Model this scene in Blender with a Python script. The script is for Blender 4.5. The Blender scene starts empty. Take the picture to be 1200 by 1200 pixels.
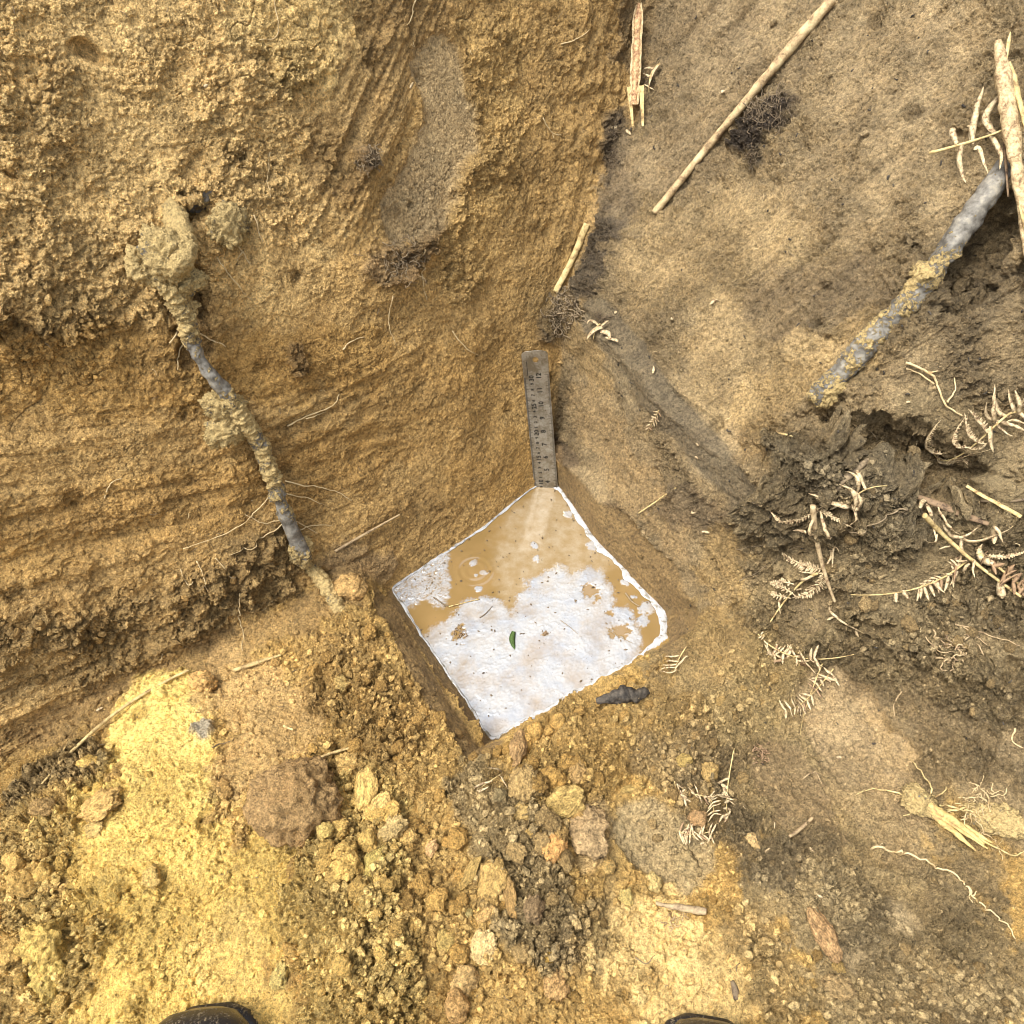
import bpy, bmesh, math, random
import numpy as np
from mathutils import Vector, Matrix
random.seed(7); RNG = np.random.default_rng(7)
R = math.radians
S = bpy.context.scene
C = S.collection

# ------------------------------------------------------------------ camera, sky, sun, exposure
TILT = R(41.0)                       # away from straight down
CAM = np.array([0.0, 0.0, 0.80])
cam_d = bpy.data.cameras.new('camera'); cam_d.sensor_width = 36; cam_d.lens = 27.0
cam_d.clip_start = 0.01; cam_d.clip_end = 200
cam = bpy.data.objects.new('camera', cam_d); C.objects.link(cam)
cam.location = CAM.tolist(); cam.rotation_euler = (TILT, 0, 0); S.camera = cam

SUN_EL, SUN_AZ = R(62), R(-118)       # azimuth from +Y towards +X: light falls in from upper left
world = bpy.data.worlds.new('World'); S.world = world; world.use_nodes = True
wn = world.node_tree
sky = wn.nodes.new('ShaderNodeTexSky'); sky.sky_type = 'NISHITA'; sky.sun_disc = False
sky.sun_elevation = SUN_EL; sky.sun_rotation = SUN_AZ
sky.air_density = 1.0; sky.dust_density = 4.0; sky.ozone_density = 1.0
bg = wn.nodes['Background']; bg.inputs['Strength'].default_value = 0.09
hs = wn.nodes.new('ShaderNodeHueSaturation'); hs.inputs['Saturation'].default_value = .35   # thin overcast: nearly white light
wn.links.new(sky.outputs[0], hs.inputs['Color']); wn.links.new(hs.outputs[0], bg.inputs['Color'])
sun_d = bpy.data.lights.new('sun', 'SUN'); sun_d.energy = 1.3; sun_d.angle = R(32); sun_d.color = (1.0, 0.96, 0.89)
sun = bpy.data.objects.new('sun', sun_d); C.objects.link(sun)
sdir = Vector((math.cos(SUN_EL)*math.sin(SUN_AZ), math.cos(SUN_EL)*math.cos(SUN_AZ), math.sin(SUN_EL)))
sun.rotation_euler = sdir.to_track_quat('Z', 'Y').to_euler(); sun.location = (0, 0, 3)
vs = S.view_settings; vs.view_transform = 'Standard'; vs.look = 'None'; vs.gamma = 1; vs.use_curve_mapping = False
vs.exposure = 1.78; S.cycles.filter_width = 1.0

# ------------------------------------------------------------------ numpy noise
f32 = np.float32
_perm = np.random.RandomState(3).permutation(256).astype(np.int32); _perm = np.concatenate([_perm]*3)
_g = np.random.RandomState(5).normal(size=(256, 3)).astype(f32); _g /= np.linalg.norm(_g, axis=1)[:, None]
def perlin(P):
    P = np.asarray(P, f32); I = np.floor(P).astype(np.int32); Fr = P - I; I &= 255
    x, y, z = Fr[:, 0], Fr[:, 1], Fr[:, 2]
    u, v, w = (t*t*t*(t*(t*6-15)+10) for t in (x, y, z))
    X, Y, Z = I[:, 0], I[:, 1], I[:, 2]
    def gr(a, b, c):
        h = _perm[_perm[_perm[(X+a) & 255]+((Y+b) & 255)]+((Z+c) & 255)]
        g = _g[h]; return g[:, 0]*(x-a)+g[:, 1]*(y-b)+g[:, 2]*(z-c)
    def lp(a, b, t): return a+t*(b-a)
    return lp(lp(lp(gr(0,0,0), gr(1,0,0), u), lp(gr(0,1,0), gr(1,1,0), u), v),
              lp(lp(gr(0,0,1), gr(1,0,1), u), lp(gr(0,1,1), gr(1,1,1), u), v), w)*1.5
def fbm(P, f, octs=4, gain=.5, off=0.0):
    r = np.zeros(len(P), f32); a = 1.0
    for _ in range(octs):
        r += a*perlin(P*f+off); f *= 2.03; a *= gain; off += 17.3
    return r
def worley(P, seed=0.0):
    """cell distance F1 and F2-F1 and a random number per cell"""
    P = np.asarray(P, f32); I = np.floor(P).astype(np.int32); Fr = P-I
    n = len(P); d1 = np.full(n, 9, f32); d2 = np.full(n, 9, f32); rid = np.zeros(n, f32)
    for a in (-1, 0, 1):
        for b in (-1, 0, 1):
            for c in (-1, 0, 1):
                h = _perm[_perm[_perm[(I[:,0]+a) & 255]+((I[:,1]+b) & 255)]+((I[:,2]+c) & 255)]
                j = (_g[h]*.5+.5)
                d = (a+j[:,0]-Fr[:,0])**2+(b+j[:,1]-Fr[:,1])**2+(c+j[:,2]-Fr[:,2])**2
                m = d < d1
                d2 = np.where(m, d1, np.minimum(d2, d)); rid = np.where(m, h/255.0, rid); d1 = np.where(m, d, d1)
    return np.sqrt(d1), np.sqrt(d2), rid.astype(f32)
def sst(a, b, x):
    t = np.clip((x-a)/(b-a), 0, 1); return t*t*(3-2*t)

# ------------------------------------------------------------------ the dug place as a solid (metres; water level z = 0)
N1 = np.array([-.659, .752]); N2 = np.array([.831, .558]); ALONG = np.array([.558, -.831])
PC = np.array([.193, .527]); PD = np.array([-.0215, .361])
CT, ST = math.cos(TILT), math.sin(TILT)
def pxdir(px, py):
    u = (np.asarray(px, float)-600)/900; v = -(np.asarray(py, float)-600)/900
    return np.stack([u, ST+v*CT, -CT+v*ST], -1)
HEIGHTS = []      # low swells of the floor: x, y, radius, height
def smax(a, b, k):
    h = np.clip(.5+.5*(a-b)/k, 0, 1); return b+(a-b)*h+k*h*(1-h)
def smin(a, b, k): return -smax(-a, -b, k)
CAV = []          # hollows: centre, axes(3x3), radii
def solid(P):
    x, y, z = P[:, 0], P[:, 1], P[:, 2]
    a = N1[0]*x+N1[1]*y; b = N2[0]*x+N2[1]*y
    s = (x-PC[0])*ALONG[0]+(y-PC[1])*ALONG[1]
    sl = -((x-.048)*.752+(y-.743)*.659)
    fl = (a-(.5275+.30*z)-.010*(1-sst(0, .14, sl))-.02*sst(.15,.5,-x))/1.05
    m = sst(.03, .22, s)
    zc = np.maximum(z, -.06)
    wv = .006*np.sin(s*31+1)+.004*np.sin(s*67)                       # the cut edges are not quite level
    Rr = .4545+(.04*(1-m)+1.0*m)*np.minimum(zc, .06)+(1-m)*.015*sst(.052+wv, .066+wv, zc)+(.40*(1-m)+1.1*m)*np.clip(zc-.07, 0, .09) \
        +(.0*(1-m)+.8*m)*np.clip(zc-.16, 0, .08)+(1-m)*.019*sst(.226+wv, .240+wv, zc)+(.75)*np.maximum(zc-.24, 0)
    sr = (x-.048)*ALONG[0]+(y-.743)*ALONG[1]
    fr = (b-Rr-.016*(1-sst(0, .14, sr)))/1.15
    dDA = .178-(.84*x+.543*y); dCD = .3208-(-.514*x+.858*y)
    side = smax(smax(dDA*1.5, dCD*2.4, .006), (.970*x-.243*y-.0595)*1.6, .006)
    top = np.full_like(x, .066)
    for hx, hy, hr, hh in HEIGHTS:
        q = ((x-hx)**2+(y-hy)**2)/hr**2
        top = top+hh*np.exp(-q*1.6)
    fz = smin(np.maximum(side, -.05), top, .02)
    ff = (fz-z)/1.5
    F = smax(smax(fl, fr, .004+.02*sst(.15, .5, z)), ff, .010)
    if CAV:
        wob = (.28*perlin(P*38)+.22*perlin(P*90+7)).astype(float)
        for c, A, r in CAV:
            k = np.abs(P-c).max(1) < max(r)*1.6+.02
            if not k.any(): continue
            q = ((P[k]-c)@A)/r; l = np.sqrt((q*q).sum(1))+wob[k]
            F[k] = smin(F[k], (l-1)*min(r)*.7, .004)
    return F, fl, fr, ff
def march(D, steps=70):
    n = len(D); t = np.full(n, .25); L = np.linalg.norm(D, axis=1)
    for _ in range(steps):
        F = solid(CAM+D*t[:, None])[0]
        t = t+np.clip(-F*.8, -.05, .2)/L
    return t
def hit0(px, py):
    D = pxdir([px], [py]); return (CAM+D*march(D)[:, None])[0]
for px, py, r, h in [(180,1000,.10,.018),(100,1080,.07,.012),(420,1080,.07,.022),(60,980,.06,.015),(350,830,.08,.004),
                     (620,950,.06,.008),(790,1010,.07,-.016),(800,1160,.08,-.006),(250,1190,.07,-.012),(570,1090,.05,.006),
                     (920,1050,.08,.02),(760,860,.05,.006)]:
    p = hit0(px, py); HEIGHTS.append((p[0], p[1], r, h))
def cavity(px, py, tx, ty, rl, rs, rd, push, drop=0.0):
    """hollow whose long axis runs from (px,py) towards (tx,ty)"""
    c = hit0(px, py); c2 = hit0(tx, ty); view = c-CAM; view /= np.linalg.norm(view)
    ax = c2-c; ax /= np.linalg.norm(ax)
    e = 1e-3; g = np.array([solid((c+np.eye(3)[i]*e)[None])[0][0]-solid((c-np.eye(3)[i]*e)[None])[0][0] for i in range(3)])
    g /= np.linalg.norm(g); ax -= g*ax.dot(g); ax /= np.linalg.norm(ax)
    A = np.stack([ax, np.cross(g, ax), g], 1)
    return (c+g*push+np.array([0, 0, drop]), A, np.array([rl, rs, rd]))
CAV0 = [cavity(1082,540,1180,590,.085,.030,.050,.006), cavity(985,497,1060,515,.045,.012,.03,.004),
        cavity(1150,290,1190,200,.060,.030,.040,.012), cavity(1124,332,1150,350,.014,.009,.03,.004),
        cavity(1076,294,1095,303,.011,.005,.02,.002), cavity(965,337,975,337,.006,.004,.014,.002),
        cavity(106,62,120,70,.011,.007,.012,.003), cavity(232,252,250,232,.026,.010,.04,.006),
        cavity(205,245,215,245,.009,.005,.015,.002), cavity(232,345,240,370,.022,.012,.02,.004),
        cavity(598,331,602,330,.004,.003,.01,.001), cavity(386,457,392,456,.005,.002,.01,.001),
        cavity(1188,845,1190,860,.008,.005,.012,.002), cavity(372,545,380,545,.004,.002,.008,.001),
        cavity(1150,715,1170,722,.012,.006,.012,.003), cavity(1150,770,1175,772,.010,.005,.012,.003),
        cavity(20,378,40,388,.016,.003,.010,.001), cavity(15,205,25,210,.006,.004,.010,.001)]
CAV.extend(CAV0)

# ------------------------------------------------------------------ sampling grid over the inside of the dug place
def spread(lo, hi, n_in, dl, dr, n_out, p=1.8):
    mid = np.linspace(-.69, .69, n_in)
    l = lo+(-.69-lo)*(1-(1-np.linspace(0, 1, n_out+1)[:-1])**p) if False else -.69-(-.69-lo)*np.linspace(1, 0, n_out+1)[:-1]**p
    r = .69+(hi-.69)*np.linspace(0, 1, n_out+1)[1:]**p
    return np.concatenate([l, mid, r])
U = spread(-1.9, 1.9, 920, 0, 0, 74); V = spread(-3.6, 1.02, 920, 0, 0, 60)
NU, NV = len(U), len(V)
UU, VV = np.meshgrid(U, V)
D = np.stack([UU.ravel(), ST+VV.ravel()*CT, -CT+VV.ravel()*ST], -1)
# macro solve on a coarser grid, then refine from that start
t = np.full(len(D), .25)
ku = np.unique(np.concatenate([np.arange(0, NU, 6), [NU-1]])); kv = np.unique(np.concatenate([np.arange(0, NV, 6), [NV-1]]))
Dc = D.reshape(NV, NU, 3)[np.ix_(kv, ku)].reshape(-1, 3)
tc = march(Dc, 60).reshape(len(kv), len(ku))
tmp = np.stack([np.interp(np.arange(NU), ku, row) for row in tc])
t = np.stack([np.interp(np.arange(NV), kv, tmp[:, j]) for j in range(NU)], 1).ravel()
L = np.linalg.norm(D, axis=1); t = t*.985
for _ in range(8):
    F = solid(CAM+D*t[:, None])[0]; t = t+np.clip(-F*.8, -.03, .05)/L
P0 = (CAM+D*t[:, None]).astype(f32)
_, fl, fr, ff = solid(P0)
PART = np.argmax(np.stack([fl, fr, ff]), 0)          # 0 left wall, 1 right wall, 2 floor
def grid_normals(P):
    G = P.reshape(NV, NU, 3); du = np.gradient(G, axis=1); dv = np.gradient(G, axis=0)
    n = np.cross(du, dv).reshape(-1, 3); n /= np.linalg.norm(n, axis=1)[:, None]+1e-12
    flip = (n*(CAM-P)).sum(1) < 0; n[flip] *= -1
    return n.astype(f32)
def blur(A, k):
    G = A.reshape(NV, NU, -1).astype(np.float64)
    for ax in (0, 1):
        c = np.cumsum(np.concatenate([np.zeros_like(np.take(G, [0], ax)), G], ax), ax); n = G.shape[ax]
        lo = np.clip(np.arange(n)-k, 0, n); hi = np.clip(np.arange(n)+k+1, 0, n)
        G = (np.take(c, hi, ax)-np.take(c, lo, ax))/((hi-lo).reshape((-1, 1, 1) if ax == 0 else (1, -1, 1)))
    return G.reshape(len(A), -1).astype(f32)
Nm = blur(grid_normals(P0), 4); Nm /= np.linalg.norm(Nm, axis=1)[:, None]

def gidx(px, py):
    u = (px-600)/900; v = -(py-600)/900
    return np.interp(u, U, np.arange(NU)), np.interp(v, V, np.arange(NV))
def sample(A, px, py):
    i, j = gidx(px, py); i0, j0 = int(i), int(j); a, b = i-i0, j-j0; G = A.reshape(NV, NU, -1)
    return (G[j0, i0]*(1-a)*(1-b)+G[j0, i0+1]*a*(1-b)+G[j0+1, i0]*(1-a)*b+G[j0+1, i0+1]*a*b)

# places are named by where they lie; every mask is a distance in metres to points on the soil
WARP = fbm(P0, 22, 4)                                # uneven outlines
WARP2 = fbm(P0, 70, 3, .6, 40.)
def near(path, r, soft=.3, warp=.5):
    """1 inside a band of radius r (in hundredths of the view) round a path on the surface"""
    soft = max(.10, soft*min(1, 30/r))
    pts = [sample(P0, *p) for p in path]; rad = r*np.mean([np.linalg.norm(q-CAM) for q in pts])/900*.93
    xs = [p[0] for p in path]; ys = [p[1] for p in path]; m = r*2.6+30
    i0, j1 = gidx(min(xs)-m, min(ys)-m); i1, j0 = gidx(max(xs)+m, max(ys)+m)
    sl = (slice(max(int(j0), 0), int(j1)+2), slice(max(int(i0), 0), int(i1)+2))
    Q = P0.reshape(NV, NU, 3)[sl]; shp = Q.shape[:2]; Q = Q.reshape(-1, 3); d = np.full(len(Q), 9., f32)
    if len(pts) == 1: pts = pts*2
    for a, b in zip(pts[:-1], pts[1:]):
        ab = b-a; k = np.clip(((Q-a)@ab)/(ab@ab+1e-9), 0, 1); d = np.minimum(d, np.linalg.norm(Q-(a+k[:, None]*ab), axis=1))
    w = WARP.reshape(NV, NU)[sl].ravel()*warp+WARP2.reshape(NV, NU)[sl].ravel()*warp*.6
    d = d/rad+w
    out = np.zeros((NV, NU), f32); out[sl] = (1-sst(1-soft, 1+soft, d)).reshape(shp)
    return out.ravel()

OCH=(.365,.238,.092); LOC=(.57,.400,.178); YEL=(.62,.455,.150); GRY=(.255,.190,.103); DRK=(.105,.078,.045); CLAY=(.30,.215,.115)
TINT = np.zeros((len(P0), 3), f32)
wl = sst(-.012, .012, fl-fr)[:, None]
TINT[:] = np.array(OCH)*wl+np.array(GRY)*(1-wl)
wf = sst(-.006, .010, ff-np.maximum(fl, fr))[:, None]
TINT = TINT*(1-wf)+np.array((.43,.285,.10))*wf
WET = np.zeros(len(P0), f32); LUMP = (.13+.62*wf[:, 0]+.52*(1-wl[:, 0])*(1-wf[:, 0])).astype(f32); H = np.zeros(len(P0), f32)
def paint(path, r, col, k=1.0, lump=None, wet=None, h=None, soft=.28, warp=.5):
    global TINT, WET, LUMP, H
    m = near(path, r, soft, warp)
    if col is not None: TINT = TINT*(1-(m*k)[:, None])+np.array(col, f32)*(m*k)[:, None]
    if lump is not None: LUMP = LUMP*(1-m*.95)+lump*m*.95
    if wet is not None: WET = WET*(1-m)+wet*m
    if h is not None: H = H+h*m
# the tan brown lower right, then the left wall
paint([(880,800),(960,950),(1060,1120)],120,(.30,.225,.115),.9); paint([(830,760),(790,840)],50,(.33,.235,.105),.7)
paint([(60,60),(330,60),(200,180)],140,LOC,.95,.42); paint([(20,200),(90,330)],100,LOC,.8,.5); paint([(300,250),(330,330)],60,LOC,.5,.5); paint([(330,40),(380,60)],45,(.52,.38,.16),.5,.8)
paint([(490,0),(400,190)],42,(.27,.175,.07),.8,.3); 
paint([(580,60),(585,160),(540,300)],45,(.44,.295,.115),.6,.55); paint([(425,186)],15,(.12,.085,.05),.9,1.2,None,.010)
paint([(500,235),(490,300),(440,310)],20,(.20,.135,.07),.7,1.1,None,.003); paint([(730,0),(700,180),(630,350)],40,(.315,.205,.078),.7,.1,.15)
paint([(30,420),(130,410)],38,(.31,.19,.06),.6,1.1); paint([(0,380),(45,400)],20,(.33,.2,.07),.5,1.3,None,.006)
paint([(0,440),(200,430),(420,420)],45,(.34,.205,.062),.7,.22,.1)
paint([(0,640),(120,610),(420,540)],45,(.325,.195,.06),.6,.25,.15); paint([(0,665),(180,620)],16,(.34,.215,.075),.7,.1,.2,-.004)
paint([(0,770),(130,770),(240,700),(310,670)],52,(.28,.195,.085),.55,.85); paint([(40,860),(200,790),(400,700)],26,(.27,.175,.072),.7,.35,.1)
paint([(540,560),(620,540)],40,(.30,.185,.06),.7,.12,.3); paint([(470,480),(560,450)],60,(.32,.195,.062),.5,.15,.2)
paint([(450,620),(500,590)],28,(.27,.17,.06),.7,.2,.35); paint([(400,660),(440,670)],26,(.22,.15,.075),.7,.3,.3,.004)
paint([(215,330),(232,400)],26,(.24,.155,.065),.55,.4,None,-.008); paint([(280,480),(330,560)],16,(.27,.175,.07),.5,.2,.2,-.003); paint([(345,410),(350,430)],12,(.2,.13,.06),.6,1.2,None,.003)
# corner and right wall
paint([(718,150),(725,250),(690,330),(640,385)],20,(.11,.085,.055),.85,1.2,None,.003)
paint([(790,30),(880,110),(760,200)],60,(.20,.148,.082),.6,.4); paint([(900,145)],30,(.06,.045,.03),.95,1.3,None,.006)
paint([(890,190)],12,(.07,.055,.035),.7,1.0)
paint([(780,290),(900,300),(860,430)],70,(.275,.20,.10),.7,.5); paint([(1050,80),(1010,200)],80,(.25,.185,.10),.6,.35)
paint([(900,350),(1000,350)],40,(.185,.135,.075),.6,.4); paint([(880,480),(960,430),(1020,400)],32,(.34,.24,.11),.65,.4)
paint([(940,405),(985,420)],20,(.33,.24,.12),.7,.08); paint([(640,350),(700,430)],34,(.25,.17,.07),.6,.15,.2)
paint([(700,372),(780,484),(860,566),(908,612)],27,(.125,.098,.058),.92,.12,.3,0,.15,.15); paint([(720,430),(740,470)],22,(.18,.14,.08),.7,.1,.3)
paint([(690,480),(740,560),(790,620)],34,(.27,.188,.09),.7,.3,.1); paint([(670,560),(720,600),(770,660)],8,(.19,.135,.075),.6,.9)
paint([(650,520),(672,540)],12,(.14,.10,.06),.7,.8); paint([(800,590),(850,610)],26,(.17,.125,.075),.6,.8)
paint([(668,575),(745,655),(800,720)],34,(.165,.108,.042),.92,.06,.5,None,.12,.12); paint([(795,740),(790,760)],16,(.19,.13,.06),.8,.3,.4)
paint([(1090,400),(1180,420),(1160,340)],50,(.155,.115,.062),.7,.8); paint([(940,540),(890,520)],30,(.27,.19,.09),.6,.9)
paint([(960,600),(1050,660),(1150,720),(1190,640)],75,(.215,.165,.09),.8,1.7,None,.016)
paint([(940,545),(1000,550),(1060,600)],26,(.17,.135,.08),.8,1.6,None,.010,.8)
paint([(1000,760),(1100,770),(1190,800)],45,(.245,.186,.098),.7,1.6,None,.006); paint([(880,640),(900,720)],38,(.20,.148,.075),.7,1.0)
paint([(1080,470),(1150,520),(1180,570)],26,(.165,.125,.065),.7,.25); paint([(850,650),(820,740),(870,790)],36,(.30,.205,.085),.7,.5)
paint([(980,830),(1010,880),(1060,920)],46,(.30,.22,.12),.85,.10,.15,-.006,.2,.3); paint([(1010,920),(1060,980)],40,(.27,.195,.10),.6,.4)
paint([(900,900),(960,980)],34,(.20,.14,.072),.7,.4,.1); paint([(1120,900),(1180,960)],36,(.25,.185,.095),.6,1.2)
paint([(1130,1000),(1100,1080)],40,(.25,.185,.095),.6,1.0); paint([(1005,1115),(1060,1085)],24,(.25,.19,.105),.9,.08,.25,-.005,.2,.25)
paint([(960,1010),(1000,1060)],36,(.25,.19,.10),.6,1.3); paint([(1150,1130),(1080,1180)],50,(.27,.2,.1),.7,1.1)
# floor
paint([(190,830),(200,890),(180,960)],54,YEL,1.,.10,.05,.005,.14,.25); paint([(160,1000),(240,1080),(180,1150)],110,(.60,.43,.135),.9,.5)
paint([(260,1110),(300,1180)],46,(.56,.40,.14),.8,.3,0,0); paint([(420,960),(400,1080),(430,1150)],60,(.55,.40,.15),.8,1.5)
paint([(20,1000),(40,1150)],50,(.46,.33,.13),.7,1.6); paint([(90,905),(40,920)],26,(.24,.175,.085),.8,1.4)
paint([(270,800),(330,850),(290,910)],42,(.43,.29,.125),.8,.35); paint([(410,780),(470,850)],50,(.36,.235,.085),.7,1.4)
paint([(450,706),(504,802),(566,878)],24,(.185,.122,.05),.95,.03,.5,None,.12,.08); paint([(466,704),(492,746),(526,800),(576,868)],20,(.185,.122,.05),.95,.03,.5,None,.15,.08); paint([(440,690),(450,705)],14,(.21,.14,.055),.8,.2,.4)
paint([(560,930),(610,1000),(630,1090)],42,(.32,.245,.130),.8,1.5); paint([(700,1070),(660,1120)],20,(.28,.21,.11),.6,1.2)
paint([(700,960),(690,1000)],22,(.36,.26,.13),.8,.2); paint([(760,970),(800,1000)],40,(.29,.225,.125),.85,.12,.2,-.006,.2,.25)
paint([(820,940),(900,1010)],30,(.19,.145,.08),.7,1.2); paint([(760,1110),(800,1170),(850,1150)],56,(.50,.36,.155),.9,.15,0,0)
paint([(720,1000),(700,1150)],6,(.25,.18,.08),.6,.2,0,-.004,.4,.15); paint([(650,870),(800,850)],45,(.37,.25,.095),.6,1.4)
paint([(780,900),(850,880)],36,(.26,.19,.095),.7,1.4); paint([(242,860)],13,(.42,.38,.32),.9,1.2,.4,.004)
paint([(905,775),(860,840)],34,(.36,.265,.12),.6,.9); paint([(880,1090),(920,1160)],36,(.36,.26,.12),.7,1.0)
paint([(600,905),(700,900)],30,(.38,.25,.085),.6,1.5)

SLICK = near([(515,85),(530,150),(505,205),(478,250)], 36, .2, .25)
# lengthwise tool marks: noise stretched along a direction on the wall
def marks(path, r, p1, p2, freq, amp, stretch=.025, soft=.5, dark=.12):
    global H, TINT
    m = near(path, r, soft); k = m > 0
    a, b = sample(P0, *p1), sample(P0, *p2); ax = (b-a)/np.linalg.norm(b-a)
    Q = P0[k]; al = Q@ax; Q2 = (Q-al[:, None]*ax)+al[:, None]*ax*stretch
    w = fbm(P0[k], 9, 2)*.012
    n = perlin((Q2+w[:, None]*.35)*freq)+.55*perlin((Q2+w[:, None]*.2)*freq*2.3+9); n = n+.8*(sst(-.04, .04, perlin(Q2*freq*.6+21))-.5)+.5*(sst(-.03, .03, perlin(Q2*freq*1.3+31))-.5)
    H[k] += .72*m[k]*amp*n; TINT[k] *= (1-dark*m[k]*np.clip(-n, 0, 1))[:, None]
marks([(0,540),(250,520),(430,500)],55,(0,530),(300,495),75,.0021)
marks([(0,650),(200,620),(430,590)],60,(0,690),(420,575),60,.0024)
marks([(0,850),(200,760),(420,660)],55,(0,860),(300,730),80,.0028)
marks([(480,20),(400,220)],50,(490,0),(400,190),90,.0035)
marks([(720,0),(690,180),(620,350)],48,(720,60),(640,330),70,.0012,.03)
marks([(300,520),(420,450),(480,430)],40,(290,530),(400,470),80,.0026)
marks([(340,620),(430,520)],40,(300,640),(440,560),70,.0022)
marks([(700,600),(770,690)],30,(690,580),(770,690),90,.0012)
marks([(700,400),(860,560)],40,(700,390),(860,560),60,.0018)
marks([(880,880),(960,1010)],55,(880,900),(960,1000),70,.0042)
marks([(1000,1040),(1120,1120)],60,(1180,1090),(1000,1000),60,.0034,.06)
marks([(830,660),(880,760)],40,(820,640),(890,780),70,.0030,.06)
marks([(660,440),(760,620)],40,(660,440),(760,600),60,.0022,.06)
marks([(1020,880),(1070,1000)],50,(1000,860),(1060,1000),90,.0020)
marks([(1150,260),(1190,350)],50,(1120,300),(1190,310),70,.0030)
marks([(820,100),(1040,250)],150,(860,240),(1060,60),60,.0042,.07)
marks([(760,300),(950,330)],80,(760,330),(900,180),70,.0032,.07)

# swells, lumps and crumbs
calm = near([(650,360),(640,480),(640,570)], 75, .5, .1)+near([(640,570),(780,715)], 30, .5, .1)+near([(640,570),(460,690)], 40, .5, .1)+near([(456,705),(508,800),(568,876)], 24, .4, .1)+near([(470,704),(494,746),(528,800),(578,866)], 22, .4, .1)
H += .0075*fbm(P0, 7, 3)*(1-.3*wf[:, 0])*(1-.85*np.clip(calm, 0, 1))
patch = fbm(P0, 9, 4, .6, 120.)
LUMP = LUMP*(1+(1-np.clip(WET*3, 0, 1))*(.55*sst(-.1, .35, patch)-.75*sst(.05, .45, -patch)*(1-.6*wf[:, 0])))
LV = np.clip(LUMP, 0, 2)
# spalled plates with crisp broken edges
q = fbm(P0, 16, 4, .55, 200.)*2.6; fr_ = q-np.floor(q); H += (1-.85*np.clip(calm, 0, 1))*.0022*(np.floor(q)+sst(.40, .52, fr_))*(.5+.5*sst(-.2, .3, patch))*(1-.6*np.clip(WET*2, 0, 1))
q = fbm(P0*np.array([1, 1, 1.6], f32), 41, 3, .55, 240.)*1.8; fr_ = q-np.floor(q); H += .0014*(np.floor(q)+sst(.35, .5, fr_))*np.clip(.35+LV, 0, 1)
TINT = TINT*(1-.9*SLICK[:, None])+np.array((.37,.275,.150), f32)*.9*SLICK[:, None]; LV = LV*(1-.9*SLICK); H = H*(1-.85*SLICK)-.004*SLICK
# small pits and torn out crumbs
c1, c2, cid = worley(P0*26+31); pit = (1-np.clip(WET*2.2, 0, 1))*sst(.34, .16, c1+.10*WARP2)*(cid > .78); H -= .0055*pit; LV = np.clip(LV+pit*.8, 0, 2)
# trodden slabs on the floor
c1, c2, cid = worley(P0*np.array([19, 19, 19], f32)+WARP2[:, None]*.30+61); H += (1-np.clip(WET*2.2, 0, 1))*wf[:, 0]*(.0060*(cid-.5)-.0035*(1-sst(0, .07, c2-c1)))*sst(-.35, .1, -patch+.1)
H += .0026*fbm(P0, 45, 3, .55)*(.25+LV)
d1, d2, rid = worley(P0*70+3*WARP2[:, None]*.12)
H += LV*.0070*np.clip(1-d1*1.2, 0, 1)*(.3+rid)*np.clip(LV, 0, 1)-.0022*LV*np.clip(LV, 0, 1)*(1-sst(0, .16, d2-d1))
TINT *= (1+.10*(rid-.5)*np.clip(LV, 0, 1))[:, None]
b1, b2, bid = worley(P0*34+9+WARP2[:, None]*.25)
H += np.clip(LV-.55, 0, 1)*(.0100*np.clip(1-b1*1.15, 0, 1)*(.2+bid)-.0030*(1-sst(0, .12, b2-b1)))
d1, d2, rid = worley(P0*165+11)
H += LV*.0032*np.clip(1-d1*1.2, 0, 1)*(.4+rid)
TINT *= (1+.16*(rid-.5)*np.clip(LV, 0, 1))[:, None]
# shrinkage cracks in the smooth wet soil
ck1, ck2, _ = worley(P0*48+WARP2[:, None]*.5+5); crk = (1-sst(.0, .05, ck2-ck1))*sst(-.1, .5, fbm(P0, 11, 2, .5, 3.))*(1-np.clip(LV*.7, 0, 1))
H -= .0016*crk; TINT *= (1-.25*crk)[:, None]
mott = fbm(P0, 13, 3, .6, 70.); mott2 = fbm(P0, 60, 3, .6, 90.)
gouge = np.abs(fbm(P0, 19, 3, .6, 300.)); gz = (1-sst(.0, .05, gouge))*sst(.0, .4, fbm(P0, 6, 2, .5, 310.))*(1-np.clip(WET*2, 0, 1)); H -= .0022*gz; TINT *= (1-.22*gz)[:, None]
TINT *= (1+.18*mott+.14*mott2)[:, None]
TINT[:, 2] = TINT[:, 2]*.93+.004
TINT = np.clip(TINT, .02, .8)
# keep relief off faces that run almost along the view from above (rims of hollows and of the pit)
G0 = P0.reshape(NV, NU, 3); run = np.maximum(np.linalg.norm(np.gradient(G0, axis=0), axis=2)/np.gradient(V)[:, None], np.linalg.norm(np.gradient(G0, axis=1), axis=2)/np.gradient(U)[None, :]).ravel()
run = run/np.linalg.norm(P0-CAM, axis=1); keep = blur(np.clip(4.5/run, 0, 1)[:, None].astype(f32), 2)[:, 0]; keep = np.minimum(keep, np.clip(4.5/run, 0, 1)); keep *= 1-.75*sst(.70, .95, np.maximum(np.abs(UU), -VV).ravel()); H *= keep; LV = (LV*keep).astype(f32)
P1 = P0+Nm*H[:, None]
N1m = grid_normals(P1); NS = blur(N1m, 3); NS /= np.linalg.norm(NS, axis=1)[:, None]

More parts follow.
